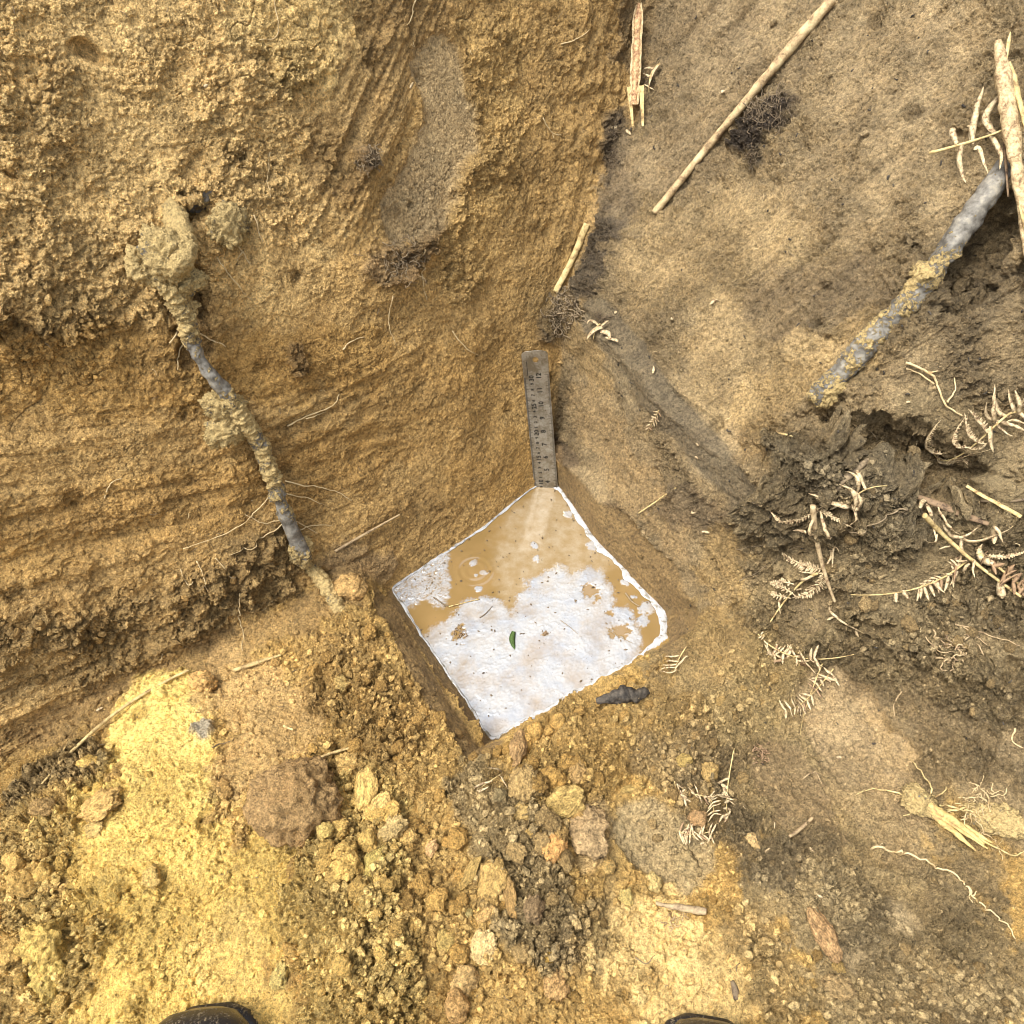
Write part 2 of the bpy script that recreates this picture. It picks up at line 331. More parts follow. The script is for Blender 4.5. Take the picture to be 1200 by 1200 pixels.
# ------------------------------------------------------------------ tagging and linking
def tag(o, label=None, cat=None, group=None, kind=None):
    if label: o['label'] = label
    if cat: o['category'] = cat
    if group: o['group'] = group
    if kind: o['kind'] = kind
    return o
def link(name, me, mat=None, parent=None):
    o = bpy.data.objects.new(name, me); C.objects.link(o)
    if mat and me and not me.materials: me.materials.append(mat)
    if parent: o.parent = parent
    return o
def mesh(name, v, f, smooth=True):
    me = bpy.data.meshes.new(name); me.from_pydata([tuple(map(float, p)) for p in v], [], f)
    if smooth: me.polygons.foreach_set('use_smooth', [True]*len(me.polygons))
    me.update(); return me
def big_mesh(name, V_, Q_):
    me = bpy.data.meshes.new(name); k = Q_.shape[1]
    me.vertices.add(len(V_)); me.vertices.foreach_set('co', V_.astype(f32).ravel())
    me.loops.add(Q_.size); me.loops.foreach_set('vertex_index', Q_.astype(np.int32).ravel())
    me.polygons.add(len(Q_)); me.polygons.foreach_set('loop_start', np.arange(0, Q_.size, k, dtype=np.int32))
    me.polygons.foreach_set('loop_total', np.full(len(Q_), k, np.int32))
    me.polygons.foreach_set('use_smooth', np.ones(len(Q_), bool)); me.update(); return me
def attr(me, name, data, vec=False):
    if vec:
        a = me.attributes.new(name, 'FLOAT_VECTOR', 'POINT'); a.data.foreach_set('vector', data.astype(f32).ravel())
    else:
        a = me.attributes.new(name, 'FLOAT', 'POINT'); a.data.foreach_set('value', data.astype(f32).ravel())

# ------------------------------------------------------------------ materials
class NT:
    def __init__(s, name):
        s.m = bpy.data.materials.new(name); s.m.use_nodes = True; s.t = s.m.node_tree; s.n = s.t.nodes
        s.b = s.n['Principled BSDF']; s.out = s.n['Material Output']; s.geo = None
    def new(s, kind, **kw):
        o = s.n.new(kind)
        for k, v in kw.items(): setattr(o, k, v)
        return o
    def ln(s, a, b): s.t.links.new(a, b)
    def math(s, op, a, b=None, c=None):
        o = s.new('ShaderNodeMath', operation=op)
        for i, v in enumerate((a, b, c)):
            if v is None: continue
            if hasattr(v, 'is_linked'): s.ln(v, o.inputs[i])
            else: o.inputs[i].default_value = v
        return o.outputs[0]
    def mix(s, fac, a, b, mode='MIX'):
        o = s.new('ShaderNodeMix', data_type='RGBA', blend_type=mode)
        for i, v in ((0, fac), (6, a), (7, b)):
            if hasattr(v, 'is_linked'): s.ln(v, o.inputs[i])
            elif i: o.inputs[i].default_value = (*v, 1)
            else: o.inputs[i].default_value = v
        return o.outputs[2]
    def coord(s, kind='Object'):
        if not s.geo: s.geo = s.new('ShaderNodeTexCoord')
        return s.geo.outputs[kind]
    def noise(s, scale, detail=4, rough=.6, vec=None, dist=0):
        o = s.new('ShaderNodeTexNoise'); o.inputs['Scale'].default_value = scale; o.inputs['Detail'].default_value = detail
        o.inputs['Roughness'].default_value = rough; o.inputs['Distortion'].default_value = dist
        s.ln(vec if vec is not None else s.coord(), o.inputs['Vector']); return o.outputs['Fac']
    def voro(s, scale, feature='F1', out='Distance', vec=None):
        o = s.new('ShaderNodeTexVoronoi', feature=feature); o.inputs['Scale'].default_value = scale
        s.ln(vec if vec is not None else s.coord(), o.inputs['Vector']); return o.outputs[out]
    def ramp(s, fac, stops):
        o = s.new('ShaderNodeValToRGB'); e = o.color_ramp.elements
        while len(e) < len(stops): e.new(.5)
        for k, (p, c) in zip(e, stops):
            k.position = p; k.color = (*c, 1) if isinstance(c, tuple) else (c, c, c, 1)
        s.ln(fac, o.inputs[0]); return o.outputs[0]
    def attr(s, name, out='Fac'):
        o = s.new('ShaderNodeAttribute'); o.attribute_name = name; return o.outputs[out]
    def bump(s, h, dist=.001, strength=1.0):
        o = s.new('ShaderNodeBump'); o.inputs['Distance'].default_value = dist; o.inputs['Strength'].default_value = strength
        s.ln(h, o.inputs['Height']); s.ln(o.outputs[0], s.b.inputs['Normal']); return o
    def set(s, **kw):
        for k, v in kw.items():
            k = {'col': 'Base Color', 'rough': 'Roughness', 'metal': 'Metallic', 'spec': 'Specular IOR Level', 'ior': 'IOR',
                 'sss': 'Subsurface Weight', 'coat': 'Coat Weight'}[k]
            if hasattr(v, 'is_linked'): s.ln(v, s.b.inputs[k])
            else: s.b.inputs[k].default_value = (*v, 1) if isinstance(v, tuple) else v
        return s
def soil_nodes(m, tint, lump, wet, vec=None):
    """grain: colour speckle, roughness and a fine relief height (metres)"""
    n1 = m.noise(260, 5, .75, vec); n2 = m.noise(900, 3, .7, vec); v1 = m.voro(420, vec=vec)
    sp = m.math('ADD', m.math('MULTIPLY', n1, .75), m.math('MULTIPLY', n2, .45))
    val = m.ramp(sp, [(.44, .33), (.58, 1.0), (.72, 1.75)])
    col = m.mix(1.0, tint, val, 'MULTIPLY')
    hue = m.mix(m.ramp(m.noise(35, 3, .6, vec), [(.35, 0.), (.75, .35)]), col, m.mix(1.0, col, (1.06, .95, .80), 'MULTIPLY'))
    rk = m.ramp(m.noise(520, 2, .6, vec), [(.66, 0.), (.73, .6)])          # scattered pale grains
    col2 = m.mix(rk, hue, m.mix(1.0, hue, (1.5, 1.5, 1.55), 'MULTIPLY'))
    dk = m.ramp(m.noise(310, 2, .5, vec), [(.30, .75), (.36, 0.)])         # scattered dark grains
    col3 = m.mix(dk, col2, m.mix(1.0, col2, (.42, .42, .45), 'MULTIPLY'))
    rough = m.math('SUBTRACT', .92, m.math('MULTIPLY', wet, .45))
    g = m.math('ADD', m.math('MULTIPLY', m.math('SUBTRACT', n1, .5), .0105), m.math('MULTIPLY', m.math('SUBTRACT', n2, .5), .0035))
    cl = m.math('MULTIPLY', m.math('SUBTRACT', .6, v1), .0026)
    h = m.math('MULTIPLY', m.math('ADD', g, cl), lump)
    return col3, rough, h
def make_soil():
    m = NT('soil'); lump = m.attr('lump'); wet = m.attr('wet')
    lf = m.math('ADD', .22, m.math('MULTIPLY', lump, .80))
    col, rough, h = soil_nodes(m, m.attr('tint', 'Vector'), lf, wet)
    m.set(col=col, rough=rough, spec=.35)
    vd = m.new('ShaderNodeVectorDisplacement', space='OBJECT'); vd.inputs['Midlevel'].default_value = 0
    mv = m.new('ShaderNodeVectorMath', operation='SCALE'); m.ln(m.attr('push', 'Vector'), mv.inputs[0]); m.ln(h, mv.inputs['Scale'])
    m.ln(mv.outputs[0], vd.inputs['Vector']); vd.inputs['Scale'].default_value = 1.0
    m.ln(vd.outputs[0], m.out.inputs['Displacement']); m.m.displacement_method = 'BOTH'
    return m.m
SOIL = make_soil()
def make_clod():
    m = NT('clod soil'); oi = m.new('ShaderNodeObjectInfo'); z = m.new('ShaderNodeValue'); z.outputs[0].default_value = .1
    off = m.new('ShaderNodeVectorMath', operation='ADD'); m.ln(m.coord(), off.inputs[0])
    rv = m.new('ShaderNodeCombineXYZ'); m.ln(m.math('MULTIPLY', oi.outputs['Random'], 7.), rv.inputs[0]); m.ln(rv.outputs[0], off.inputs[1])
    one = m.new('ShaderNodeValue'); one.outputs[0].default_value = .8
    # object coordinates are scaled to the clod's real size by the mesh itself
    col, rough, h = soil_nodes(m, oi.outputs['Color'], one.outputs[0], z.outputs[0], off.outputs[0])
    m.set(col=col, rough=rough, spec=.3); m.bump(h, 1.0, .9); return m.m
CLOD = make_clod()
def make_crumb():
    m = NT('crumb soil'); z = m.new('ShaderNodeValue'); z.outputs[0].default_value = .05
    one = m.new('ShaderNodeValue'); one.outputs[0].default_value = .5
    col, rough, h = soil_nodes(m, m.attr('tint', 'Vector'), one.outputs[0], z.outputs[0])
    m.set(col=col, rough=rough, spec=.3); m.bump(h, 1.0, .8); return m.m
CRUMB = make_crumb()

# ------------------------------------------------------------------ terrain meshes
idx = np.arange(NU*NV).reshape(NV, NU)
Q = np.stack([idx[:-1, :-1], idx[:-1, 1:], idx[1:, 1:], idx[1:, :-1]], -1).reshape(-1, 4)
lab = blur((np.stack([PART == k for k in range(3)], 1)).astype(f32), 2).argmax(1)
ql = lab[Q[:, 0]]
for k, (nm, lb) in enumerate([('left_wall', 'ochre dug earth wall with scrape marks, left of the water hole'),
                              ('right_wall', 'grey brown dug earth bank with a hollow, right of the water hole'),
                              ('ground', 'yellow and brown trampled earth floor of the excavation')]):
    q = Q[ql == k]; used, inv = np.unique(q, return_inverse=True)
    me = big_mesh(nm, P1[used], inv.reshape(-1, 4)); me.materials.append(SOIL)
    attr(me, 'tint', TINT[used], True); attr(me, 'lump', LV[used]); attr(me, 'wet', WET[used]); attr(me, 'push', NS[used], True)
    tag(link(nm, me), lb, None, None, 'structure')
print('terrain', len(Q), 'quads')
# ------------------------------------------------------------------ helpers that lay things on the soil
def surf(px, py, lift=0.0):
    return (sample(P1, px, py)+sample(NS, px, py)*lift).astype(float)
def nrm(px, py):
    n = sample(NS, px, py).astype(float); return n/np.linalg.norm(n)
def scale_at(px, py): return float(np.linalg.norm(sample(P1, px, py)-CAM)/np.linalg.norm(pxdir(px, py)))/900
def on_water(px, py, z=0.0):
    d = pxdir(px, py); return CAM+d*((z-CAM[2])/d[2])
def crspline(pts, n):
    pts = np.array(pts, float)
    if len(pts) == 2: return pts[0]+(pts[1]-pts[0])*np.linspace(0, 1, n)[:, None]
    P = np.vstack([2*pts[0]-pts[1], pts, 2*pts[-1]-pts[-2]]); out = []
    ts = np.linspace(0, len(pts)-1-1e-6, n)
    for t_ in ts:
        i = int(t_); u = t_-i; a, b, c, d = P[i:i+4]
        out.append(.5*((2*b)+(-a+c)*u+(2*a-5*b+4*c-d)*u*u+(-a+3*b-3*c+d)*u**3))
    return np.array(out)
def frames(P):
    T = np.gradient(P, axis=0); T /= np.linalg.norm(T, axis=1)[:, None]+1e-12
    up = np.array([0.3, -.4, 1.]); Ns = []; n = up-T[0]*up.dot(T[0]); n /= np.linalg.norm(n)
    for t_ in T:
        n = n-t_*n.dot(t_); n /= np.linalg.norm(n)+1e-12; Ns.append(n)
    Ns = np.array(Ns); return T, Ns, np.cross(T, Ns)
def tube_vf(P, rad, seg=8, rough=0.0, freq=120, flat=1.0, v0=0):
    P = np.asarray(P, float); T, N_, B_ = frames(P); n = len(P); rad = np.broadcast_to(rad, n)
    a = np.linspace(0, 2*math.pi, seg, endpoint=False)
    off = (np.cos(a)[None, :, None]*N_[:, None]*flat+np.sin(a)[None, :, None]*B_[:, None])
    Vt = (P[:, None]+off*rad[:, None, None]).reshape(-1, 3)
    if rough:
        k = 1+rough*fbm(Vt, freq, 3, .6)
        Vt = (P[:, None]+off*(rad[:, None]*k.reshape(n, seg))[:, :, None]).reshape(-1, 3)
    Fc = [(v0+i*seg+j, v0+i*seg+(j+1) % seg, v0+(i+1)*seg+(j+1) % seg, v0+(i+1)*seg+j) for i in range(n-1) for j in range(seg)]
    Fc += [tuple(v0+j for j in range(seg))[::-1], tuple(v0+(n-1)*seg+j for j in range(seg))]
    return Vt, Fc
class Pack:
    def __init__(s): s.v = []; s.f = []; s.n = 0
    def add(s, v, f):
        s.v.append(np.asarray(v, float)); s.f += [tuple(i+s.n for i in q) for q in f]; s.n += len(v)
    def tube(s, *a, **k): s.add(*tube_vf(*a, **k))
    def mesh(s, name, smooth=True): return mesh(name, np.vstack(s.v), s.f, smooth)
def rebase(me, o):
    """put the object's origin at the middle of its mesh"""
    n = len(me.vertices); co = np.empty(n*3, f32); me.vertices.foreach_get('co', co); co = co.reshape(-1, 3)
    c = co.mean(0); me.vertices.foreach_set('co', (co-c).ravel()); me.update(); o.location = c.tolist()
def thing_mesh(name, me, mat, label, cat, group=None):
    o = link(name, me, mat); rebase(me, o); return tag(o, label, cat, group)
def empty(name, loc, label, cat, group=None):
    o = bpy.data.objects.new(name, None); C.objects.link(o); o.location = [float(q) for q in loc]; o.empty_display_size = .01
    return tag(o, label, cat, group)
def part(name, me, mat, root):
    co = np.empty(len(me.vertices)*3, f32); me.vertices.foreach_get('co', co)
    co = co.reshape(-1, 3)-np.array(root.location, f32); me.vertices.foreach_set('co', co.ravel()); me.update()
    return link(name, me, mat, root)
def straight(P, deg):
    u = np.linspace(-1, 1, len(P)); return np.stack([np.polyval(np.polyfit(u, P[:, k], deg), u) for k in range(3)], 1)
def path3(pts, n, lift=.001, jit=0.0, wander=0.0, stiff=False):
    """pts: (x, y[, lift]) along the soil; a stiff thing spans the bumps"""
    if stiff: return crspline([surf(p[0], p[1], p[2] if len(p) > 2 else lift) for p in pts], n)
    q = crspline([p[:2] for p in pts], n); lf = np.interp(np.linspace(0, 1, n), np.linspace(0, 1, len(pts)), [p[2] if len(p) > 2 else lift for p in pts])
    P = np.array([surf(a, b, l) for (a, b), l in zip(q, lf)])
    if jit:
        k = fbm(P, 55, 3, .6, 3.)[:, None]*np.array([1, .3, .5])+fbm(P, 60, 3, .6, 33.)[:, None]*np.array([-.3, 1, .2]); P = P+k*jit
    return P

# ------------------------------------------------------------------ materials of the things
def m_plant(name, base, dark, streak=40, mid=None, rough=.75):
    m = NT(name); n = m.noise(streak, 4, .7); n2 = m.noise(700, 3, .7)
    c = m.ramp(m.math('ADD', m.math('MULTIPLY', n, .8), m.math('MULTIPLY', n2, .25)), [(.40, dark), (.52, mid or base), (.66, base)])
    m.set(col=c, rough=rough, spec=.3); m.bump(n2, .0006, .8); return m.m
STRAW = m_plant('dry straw', (.68, .56, .27), (.22, .14, .06), 110, (.52, .39, .17))
PALE = m_plant('pale root fibre', (.62, .48, .26), (.40, .27, .12), 90)
TAN_TWIG = m_plant('tan twig', (.45, .33, .18), (.16, .10, .06), 70)
FERN = m_plant('dry bracken', (.68, .56, .35), (.17, .10, .055), 260, (.54, .41, .23))
FERN_B = m_plant('brown bracken', (.34, .22, .12), (.12, .07, .04), 150)
REDWOOD = m_plant('reddish stalk', (.26, .175, .10), (.06, .038, .025), 120)
DARKROOT = m_plant('dark root fibre', (.17, .125, .075), (.04, .028, .02), 200)
CHAR = m_plant('black bark', (.10, .082, .06), (.018, .015, .012), 160, (.05, .042, .033))
GREEN = m_plant('green leaf', (.07, .12, .03), (.02, .04, .012), 500)
DULL = m_plant('grey brown twig', (.26, .195, .115), (.09, .065, .04), 100)
def m_stalk():
    m = NT('broken stalk'); n = m.noise(110, 5, .75); n2 = m.noise(330, 3, .7)
    c = m.ramp(m.math('ADD', m.math('MULTIPLY', n, .6), m.math('MULTIPLY', n2, .45)),
               [(.36, (.11, .07, .04)), (.45, (.32, .215, .11)), (.55, (.58, .44, .24)), (.68, (.68, .57, .34))])
    m.set(col=c, rough=.7, spec=.3); m.bump(n2, .002, .9); return m.m
STALK = m_stalk()
def m_root():
    m = NT('root bark under soil crust'); cr = m.attr('crust')
    n = m.noise(380, 4, .75); v = m.voro(480)
    bark = m.ramp(m.noise(90, 4, .7), [(.35, (.07, .062, .050)), (.55, (.20, .185, .155)), (.72, (.34, .305, .235))])
    crust = m.mix(1.0, (.64, .47, .205), m.ramp(n, [(.3, .45), (.5, .9), (.7, 1.25)]), 'MULTIPLY')
    k = m.ramp(m.math('ADD', cr, m.math('MULTIPLY', m.math('SUBTRACT', m.noise(240, 4, .8), .5), 1.8)), [(.42, 0.), (.56, 1.)])
    m.set(col=m.mix(k, bark, crust), rough=m.math('ADD', .62, m.math('MULTIPLY', k, .3)), spec=.25)
    h = m.math('MULTIPLY', k, m.math('ADD', m.math('MULTIPLY', n, .006), m.math('MULTIPLY', m.math('SUBTRACT', .7, v), .0016)))
    m.bump(h, 1.0, .9); return m.m
ROOT = m_root()
def m_yellow():
    m = NT('split yellow root wood'); n = m.noise(60, 4, .7); n2 = m.noise(420, 4, .7)
    c = m.ramp(m.math('ADD', m.math('MULTIPLY', n, .6), m.math('MULTIPLY', n2, .4)), [(.38, (.22, .14, .06)), (.48, (.46, .32, .11)), (.60, (.62, .48, .19))])
    m.set(col=c, rough=.6); m.bump(n2, .0012, .9); return m.m
YELLOW = m_yellow()
def m_steel():
    m = NT('dull stained steel'); n = m.noise(45, 4, .7); n2 = m.noise(500, 3, .6)
    mp = m.new('ShaderNodeMapping'); m.ln(m.coord(), mp.inputs[0]); mp.inputs['Scale'].default_value = (900, 25, 1)
    br = m.new('ShaderNodeTexNoise'); br.inputs['Scale'].default_value = 1; m.ln(mp.outputs[0], br.inputs['Vector'])
    k = m.ramp(m.math('ADD', m.math('MULTIPLY', n, .7), m.math('MULTIPLY', n2, .3)), [(.42, 0.), (.6, 1.)])
    c = m.mix(k, (.27, .24, .18), (.52, .50, .44))
    m.set(col=c, metal=.9, rough=m.math('ADD', .22, m.math('MULTIPLY', n2, .2))); m.bump(br.outputs[0], .0002, .5); return m.m
STEEL = m_steel()
INK = NT('black etched ink').set(col=(.02, .018, .015), rough=.6).m
def m_rubber():
    m = NT('muddy black rubber'); n = m.noise(160, 4, .7); n2 = m.noise(520, 3, .7)
    k = m.ramp(m.math('ADD', m.math('MULTIPLY', n, .5), m.math('MULTIPLY', n2, .5)), [(.54, 0.), (.62, .85)])
    m.set(col=m.mix(k, (.018, .018, .020), (.30, .23, .12)), rough=m.math('ADD', .22, m.math('MULTIPLY', k, .6)), spec=.5)
    m.bump(m.math('ADD', m.math('MULTIPLY', k, .5), m.math('MULTIPLY', n2, .5)), .0012, .8); return m.m
RUBBER = m_rubber()

# ------------------------------------------------------------------ water in the hole
WC = np.array([.0165, .549])
G = P1.reshape(NV, NU, 3); zz = G[..., 2]
def crossings():
    pts = []
    (i0, j1), (i1, j0) = gidx(425, 545), gidx(815, 900)
    sl = (slice(int(j0), int(j1)), slice(int(i0), int(i1))); g = G[sl]; z_ = g[..., 2]
    j0_, j1_ = gidx(440, 900)[1], 0
    for ax in (0, 1):
        a = g[:-1] if ax == 0 else g[:, :-1]; b = g[1:] if ax == 0 else g[:, 1:]
        m = (a[..., 2] < 0) != (b[..., 2] < 0); A_, B_ = a[m], b[m]
        k = (A_[:, 2]/(A_[:, 2]-B_[:, 2]))[:, None]; pts.append(A_+(B_-A_)*k)
    return np.vstack(pts)[:, :2]
cp = crossings()-WC; cth = np.arctan2(cp[:, 1], cp[:, 0]); crr = np.hypot(cp[:, 0], cp[:, 1])
NB = 540; rb = np.full(NB, np.nan); bi = ((cth+math.pi)/(2*math.pi)*NB).astype(int) % NB
for b in range(NB):
    q = crr[bi == b]
    if len(q): rb[b] = np.median(q)
ok = ~np.isnan(rb); rb = np.interp(np.arange(NB), np.arange(NB)[ok], rb[ok], period=NB)
rb = np.convolve(np.concatenate([rb[-2:], rb, rb[:2]]), [.1, .2, .4, .2, .1], 'valid')
def shore(th): return np.interp((th+math.pi)/(2*math.pi)*NB-.5, np.arange(NB), rb, period=NB)
def poly_sd(Pp, poly):
    d = np.full(len(Pp), 9.); ins = np.zeros(len(Pp), bool); n = len(poly)
    for i in range(n):
        a, b = poly[i], poly[(i+1) % n]; e = b-a; w = Pp-a; k = np.clip((w@e)/(e@e), 0, 1)
        d = np.minimum(d, np.linalg.norm(w-k[:, None]*e, axis=1))
        c1 = (a[1] > Pp[:, 1]) != (b[1] > Pp[:, 1]); ins ^= c1 & (Pp[:, 0] < (b[0]-a[0])*(Pp[:, 1]-a[1])/(b[1]-a[1]+1e-12)+a[0])
    return np.where(ins, d, -d)
def wpoly(pts): return np.array([on_water(*p)[:2] for p in pts])
g1 = np.arange(-.205, .205, .00115); gx, gy = np.meshgrid(g1+WC[0], g1+WC[1]); Wp = np.stack([gx.ravel(), gy.ravel()], 1); nw = len(g1)
W3 = np.column_stack([Wp, np.zeros(len(Wp))]); th = np.arctan2(Wp[:, 1]-WC[1], Wp[:, 0]-WC[0]); edge = shore(th)-np.hypot(Wp[:, 0]-WC[0], Wp[:, 1]-WC[1])
ns = fbm(W3, 45, 5, .62, 5.); nf = fbm(W3, 170, 3, .6, 15.)
main = [(497,752),(505,735),(520,728),(545,706),(570,700),(588,706),(599,722),(606,697),(618,682),(636,672),(655,662),(672,670),(690,664),(703,668),
        (716,690),(722,708),(733,712),(745,728),(752,745),(748,762),(760,768),(775,765),(800,770),(600,900),(560,890)]  # outline of the pale film and of the sky reflection painted with it
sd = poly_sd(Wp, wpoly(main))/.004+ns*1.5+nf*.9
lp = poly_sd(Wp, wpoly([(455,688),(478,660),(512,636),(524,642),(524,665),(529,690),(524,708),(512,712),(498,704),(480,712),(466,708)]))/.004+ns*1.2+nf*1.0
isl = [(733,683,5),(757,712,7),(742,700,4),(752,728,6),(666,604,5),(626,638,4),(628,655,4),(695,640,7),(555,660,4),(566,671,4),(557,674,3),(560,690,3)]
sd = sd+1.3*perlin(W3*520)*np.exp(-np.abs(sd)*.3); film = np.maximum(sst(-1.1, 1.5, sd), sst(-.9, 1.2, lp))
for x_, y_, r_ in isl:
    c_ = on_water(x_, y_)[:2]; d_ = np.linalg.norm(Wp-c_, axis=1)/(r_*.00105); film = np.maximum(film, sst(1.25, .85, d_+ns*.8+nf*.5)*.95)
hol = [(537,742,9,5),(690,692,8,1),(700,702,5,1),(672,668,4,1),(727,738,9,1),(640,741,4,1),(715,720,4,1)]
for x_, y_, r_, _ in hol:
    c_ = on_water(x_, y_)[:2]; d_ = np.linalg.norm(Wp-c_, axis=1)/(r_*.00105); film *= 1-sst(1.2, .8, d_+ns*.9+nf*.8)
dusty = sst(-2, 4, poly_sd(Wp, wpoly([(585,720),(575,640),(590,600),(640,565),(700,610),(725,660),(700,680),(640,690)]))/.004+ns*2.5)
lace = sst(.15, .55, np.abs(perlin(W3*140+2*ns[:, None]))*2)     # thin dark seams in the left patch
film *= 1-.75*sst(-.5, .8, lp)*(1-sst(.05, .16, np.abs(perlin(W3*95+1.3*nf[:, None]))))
qi = np.arange(nw*nw).reshape(nw, nw); WQ = np.stack([qi[:-1, :-1], qi[:-1, 1:], qi[1:, 1:], qi[1:, :-1]], -1).reshape(-1, 4)
WQ = WQ[edge[WQ[:, 0]] > -.012]; used, inv = np.unique(WQ, return_inverse=True)
rip = np.zeros(len(Wp))
for x_, y_, a_ in ((556,668,.00035),): 
    c_ = on_water(x_, y_)[:2]; d_ = np.linalg.norm(Wp-c_, axis=1); rip += a_*np.sin(d_*620)*np.exp(-((d_-.018)/.010)**2)
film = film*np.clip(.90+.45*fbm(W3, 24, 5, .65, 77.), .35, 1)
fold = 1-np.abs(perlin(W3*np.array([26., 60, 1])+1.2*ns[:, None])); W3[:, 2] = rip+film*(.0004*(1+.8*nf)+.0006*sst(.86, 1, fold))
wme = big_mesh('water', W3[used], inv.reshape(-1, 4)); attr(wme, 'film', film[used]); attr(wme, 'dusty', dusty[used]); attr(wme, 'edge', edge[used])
def m_water():
    m = NT('muddy water with pale film and painted sky sheen'); fl_ = m.attr('film'); du = m.attr('dusty')
    n = m.noise(55, 5, .65); n2 = m.noise(330, 4, .7); n3 = m.noise(16, 3, .5)
    deep = m.mix(m.ramp(n3, [(.35, 0.), (.65, 1.)]), (.22, .143, .052), (.27, .175, .07))
    dust = m.mix(m.ramp(n, [(.35, 0.), (.65, 1.)]), (.285, .205, .105), (.345, .275, .175))
    w = m.mix(m.math('MULTIPLY', du, m.ramp(n, [(.25, .55), (.6, 1.)])), deep, dust)
    film_sky_c = m.mix(m.ramp(n, [(.35, 0.), (.65, 1.)]), (.34, .35, .36), (.405, .40, .39))  # pale film; its white also has the sky's reflection painted into the colour
    film_sky_c = m.mix(m.ramp(m.noise(24, 4, .65), [(.48, 0.), (.68, .8)]), film_sky_c, (.29, .32, .37))  # bluish patches: sky sheen put into the film colour
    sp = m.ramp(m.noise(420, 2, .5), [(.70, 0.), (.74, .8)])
    c = m.mix(fl_, w, film_sky_c); c = m.mix(m.math('MULTIPLY', sp, .8), c, (.14, .10, .07))
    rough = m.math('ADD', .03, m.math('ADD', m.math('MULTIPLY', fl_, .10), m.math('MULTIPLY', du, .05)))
    m.set(col=c, rough=rough, ior=2.0, spec=.6)
    m.bump(m.math('MULTIPLY', m.math('ADD', fl_, .15), m.math('ADD', m.math('MULTIPLY', n, .7), m.math('MULTIPLY', n2, .3))), .0012, .5); return m.m
wo = tag(link('water', wme, m_water()), 'muddy water with a white film and painted sky sheen filling the square hole', None, None, 'structure')
# foam line where the water meets the soil
tt = np.linspace(-math.pi, math.pi, 900, endpoint=False); rr = shore(tt)
sx, sy = WC[0]+rr*np.cos(tt), WC[1]+rr*np.sin(tt)
da = N1[0]*sx+N1[1]*sy-.527; db = N2[0]*sx+N2[1]*sy-.4545; dcd = .3208-(-.514*sx+.858*sy); db = np.maximum(db, .970*sx-.243*sy-.0595); dda = .178-(.84*sx+.543*sy)
which = np.argmax(np.stack([da, db, dcd, dda]), 0); wid = np.array([.0030, .0078, .0040, .0024])[which]
wid = np.convolve(np.concatenate([wid[-12:], wid, wid[:12]]), np.ones(25)/25, 'valid')
fn = fbm(np.column_stack([sx, sy, sx*0]), 40, 2, .5, 8.); wid = wid*np.clip(1+.8*fn, .12, 2)
k5 = 6; FV = []
for j in range(k5+1):
    u = j/k5; r_ = rr+.002-(wid+.002)*u+.0011*fbm(np.column_stack([sx, sy, sx*0]), 35, 3, .6, 50.+(2*u if u > .4 else 0)); FV.append(np.column_stack([WC[0]+r_*np.cos(tt), WC[1]+r_*np.sin(tt), .0006+.0012*math.sin(math.pi*min(1, u*1.02))*(1+.4*fn)]))
FV = np.stack(FV, 1).reshape(-1, 3); M = len(tt)
FF = np.array([(i*(k5+1)+j, i*(k5+1)+j+1, ((i+1) % M)*(k5+1)+j+1, ((i+1) % M)*(k5+1)+j) for i in range(M) for j in range(k5)])
fo = big_mesh('foam_line', FV, FF)
mf = NT('wet white foam'); mf.set(col=mf.ramp(mf.noise(120, 4, .7), [(.36, (.20, .18, .14)), (.46, (.40, .40, .40)), (.7, (.52, .54, .56))]), rough=.22, spec=.6); mf.bump(mf.noise(400, 3), .0008, .7)
tag(link('foam_line', fo, mf.m), 'thin white foam line along the edge of the muddy water', 'foam', None, 'stuff')
# specks and small debris afloat
pk = Pack()
for _ in range(170):
    a = RNG.uniform(0, 2*math.pi); r_ = float(shore(np.array([a]))[0])*math.sqrt(RNG.uniform(0, .96)); c_ = np.array([WC[0]+r_*math.cos(a), WC[1]+r_*math.sin(a), .0012])
    s_ = RNG.uniform(.0004, .0013); b = RNG.uniform(0, 6.28); l_ = RNG.uniform(1, 2.6); e1 = np.array([math.cos(b), math.sin(b), 0])*s_*l_; e2 = np.array([-math.sin(b), math.cos(b), 0])*s_; up = np.array([0, 0, s_*.7])
    pk.add([c_-e1, c_+e2, c_+e1, c_-e2, c_+up], [(0, 3, 4), (3, 2, 4), (2, 1, 4), (1, 0, 4)])
tag(link('floating_specks', pk.mesh('floating_specks', False), DARKROOT), 'dark specks of plant debris floating on the water', 'debris', None, 'stuff')

# ------------------------------------------------------------------ steel ruler
B0 = on_water(640, 571, 0.0); d_ = pxdir(626, 411); Tp = CAM+d_*.965
axr = (Tp-B0)/np.linalg.norm(Tp-B0); xr = np.array([1., -.10, 0.]); xr -= axr*xr.dot(axr); xr /= np.linalg.norm(xr); zr = np.cross(xr, axr)
if zr[1] > 0: zr = -zr
xr = np.cross(axr, zr)
def to_row(y):
    best = min(np.linspace(-.02, .24, 2000), key=lambda s_: abs(600-900*((B0+axr*s_-CAM)@np.array([0, CT, ST]))/((B0+axr*s_-CAM)@np.array([0, ST, -CT]))-y)); return best
s12, s6 = to_row(439), to_row(538); inch = (s12-s6)/6.25; WR = .0330; sub = s12-12*inch   # zero mark lies under the water
rl = empty('steel_ruler', B0, 'stainless steel ruler standing upright in the corner of the water hole', 'ruler')
MR = Matrix((( *xr, 0), (*axr, 0), (*zr, 0), (0, 0, 0, 1))).transposed()
rl.matrix_world = Matrix.Translation(Vector(B0.tolist())) @ MR
top = np.linalg.norm(Tp-B0)
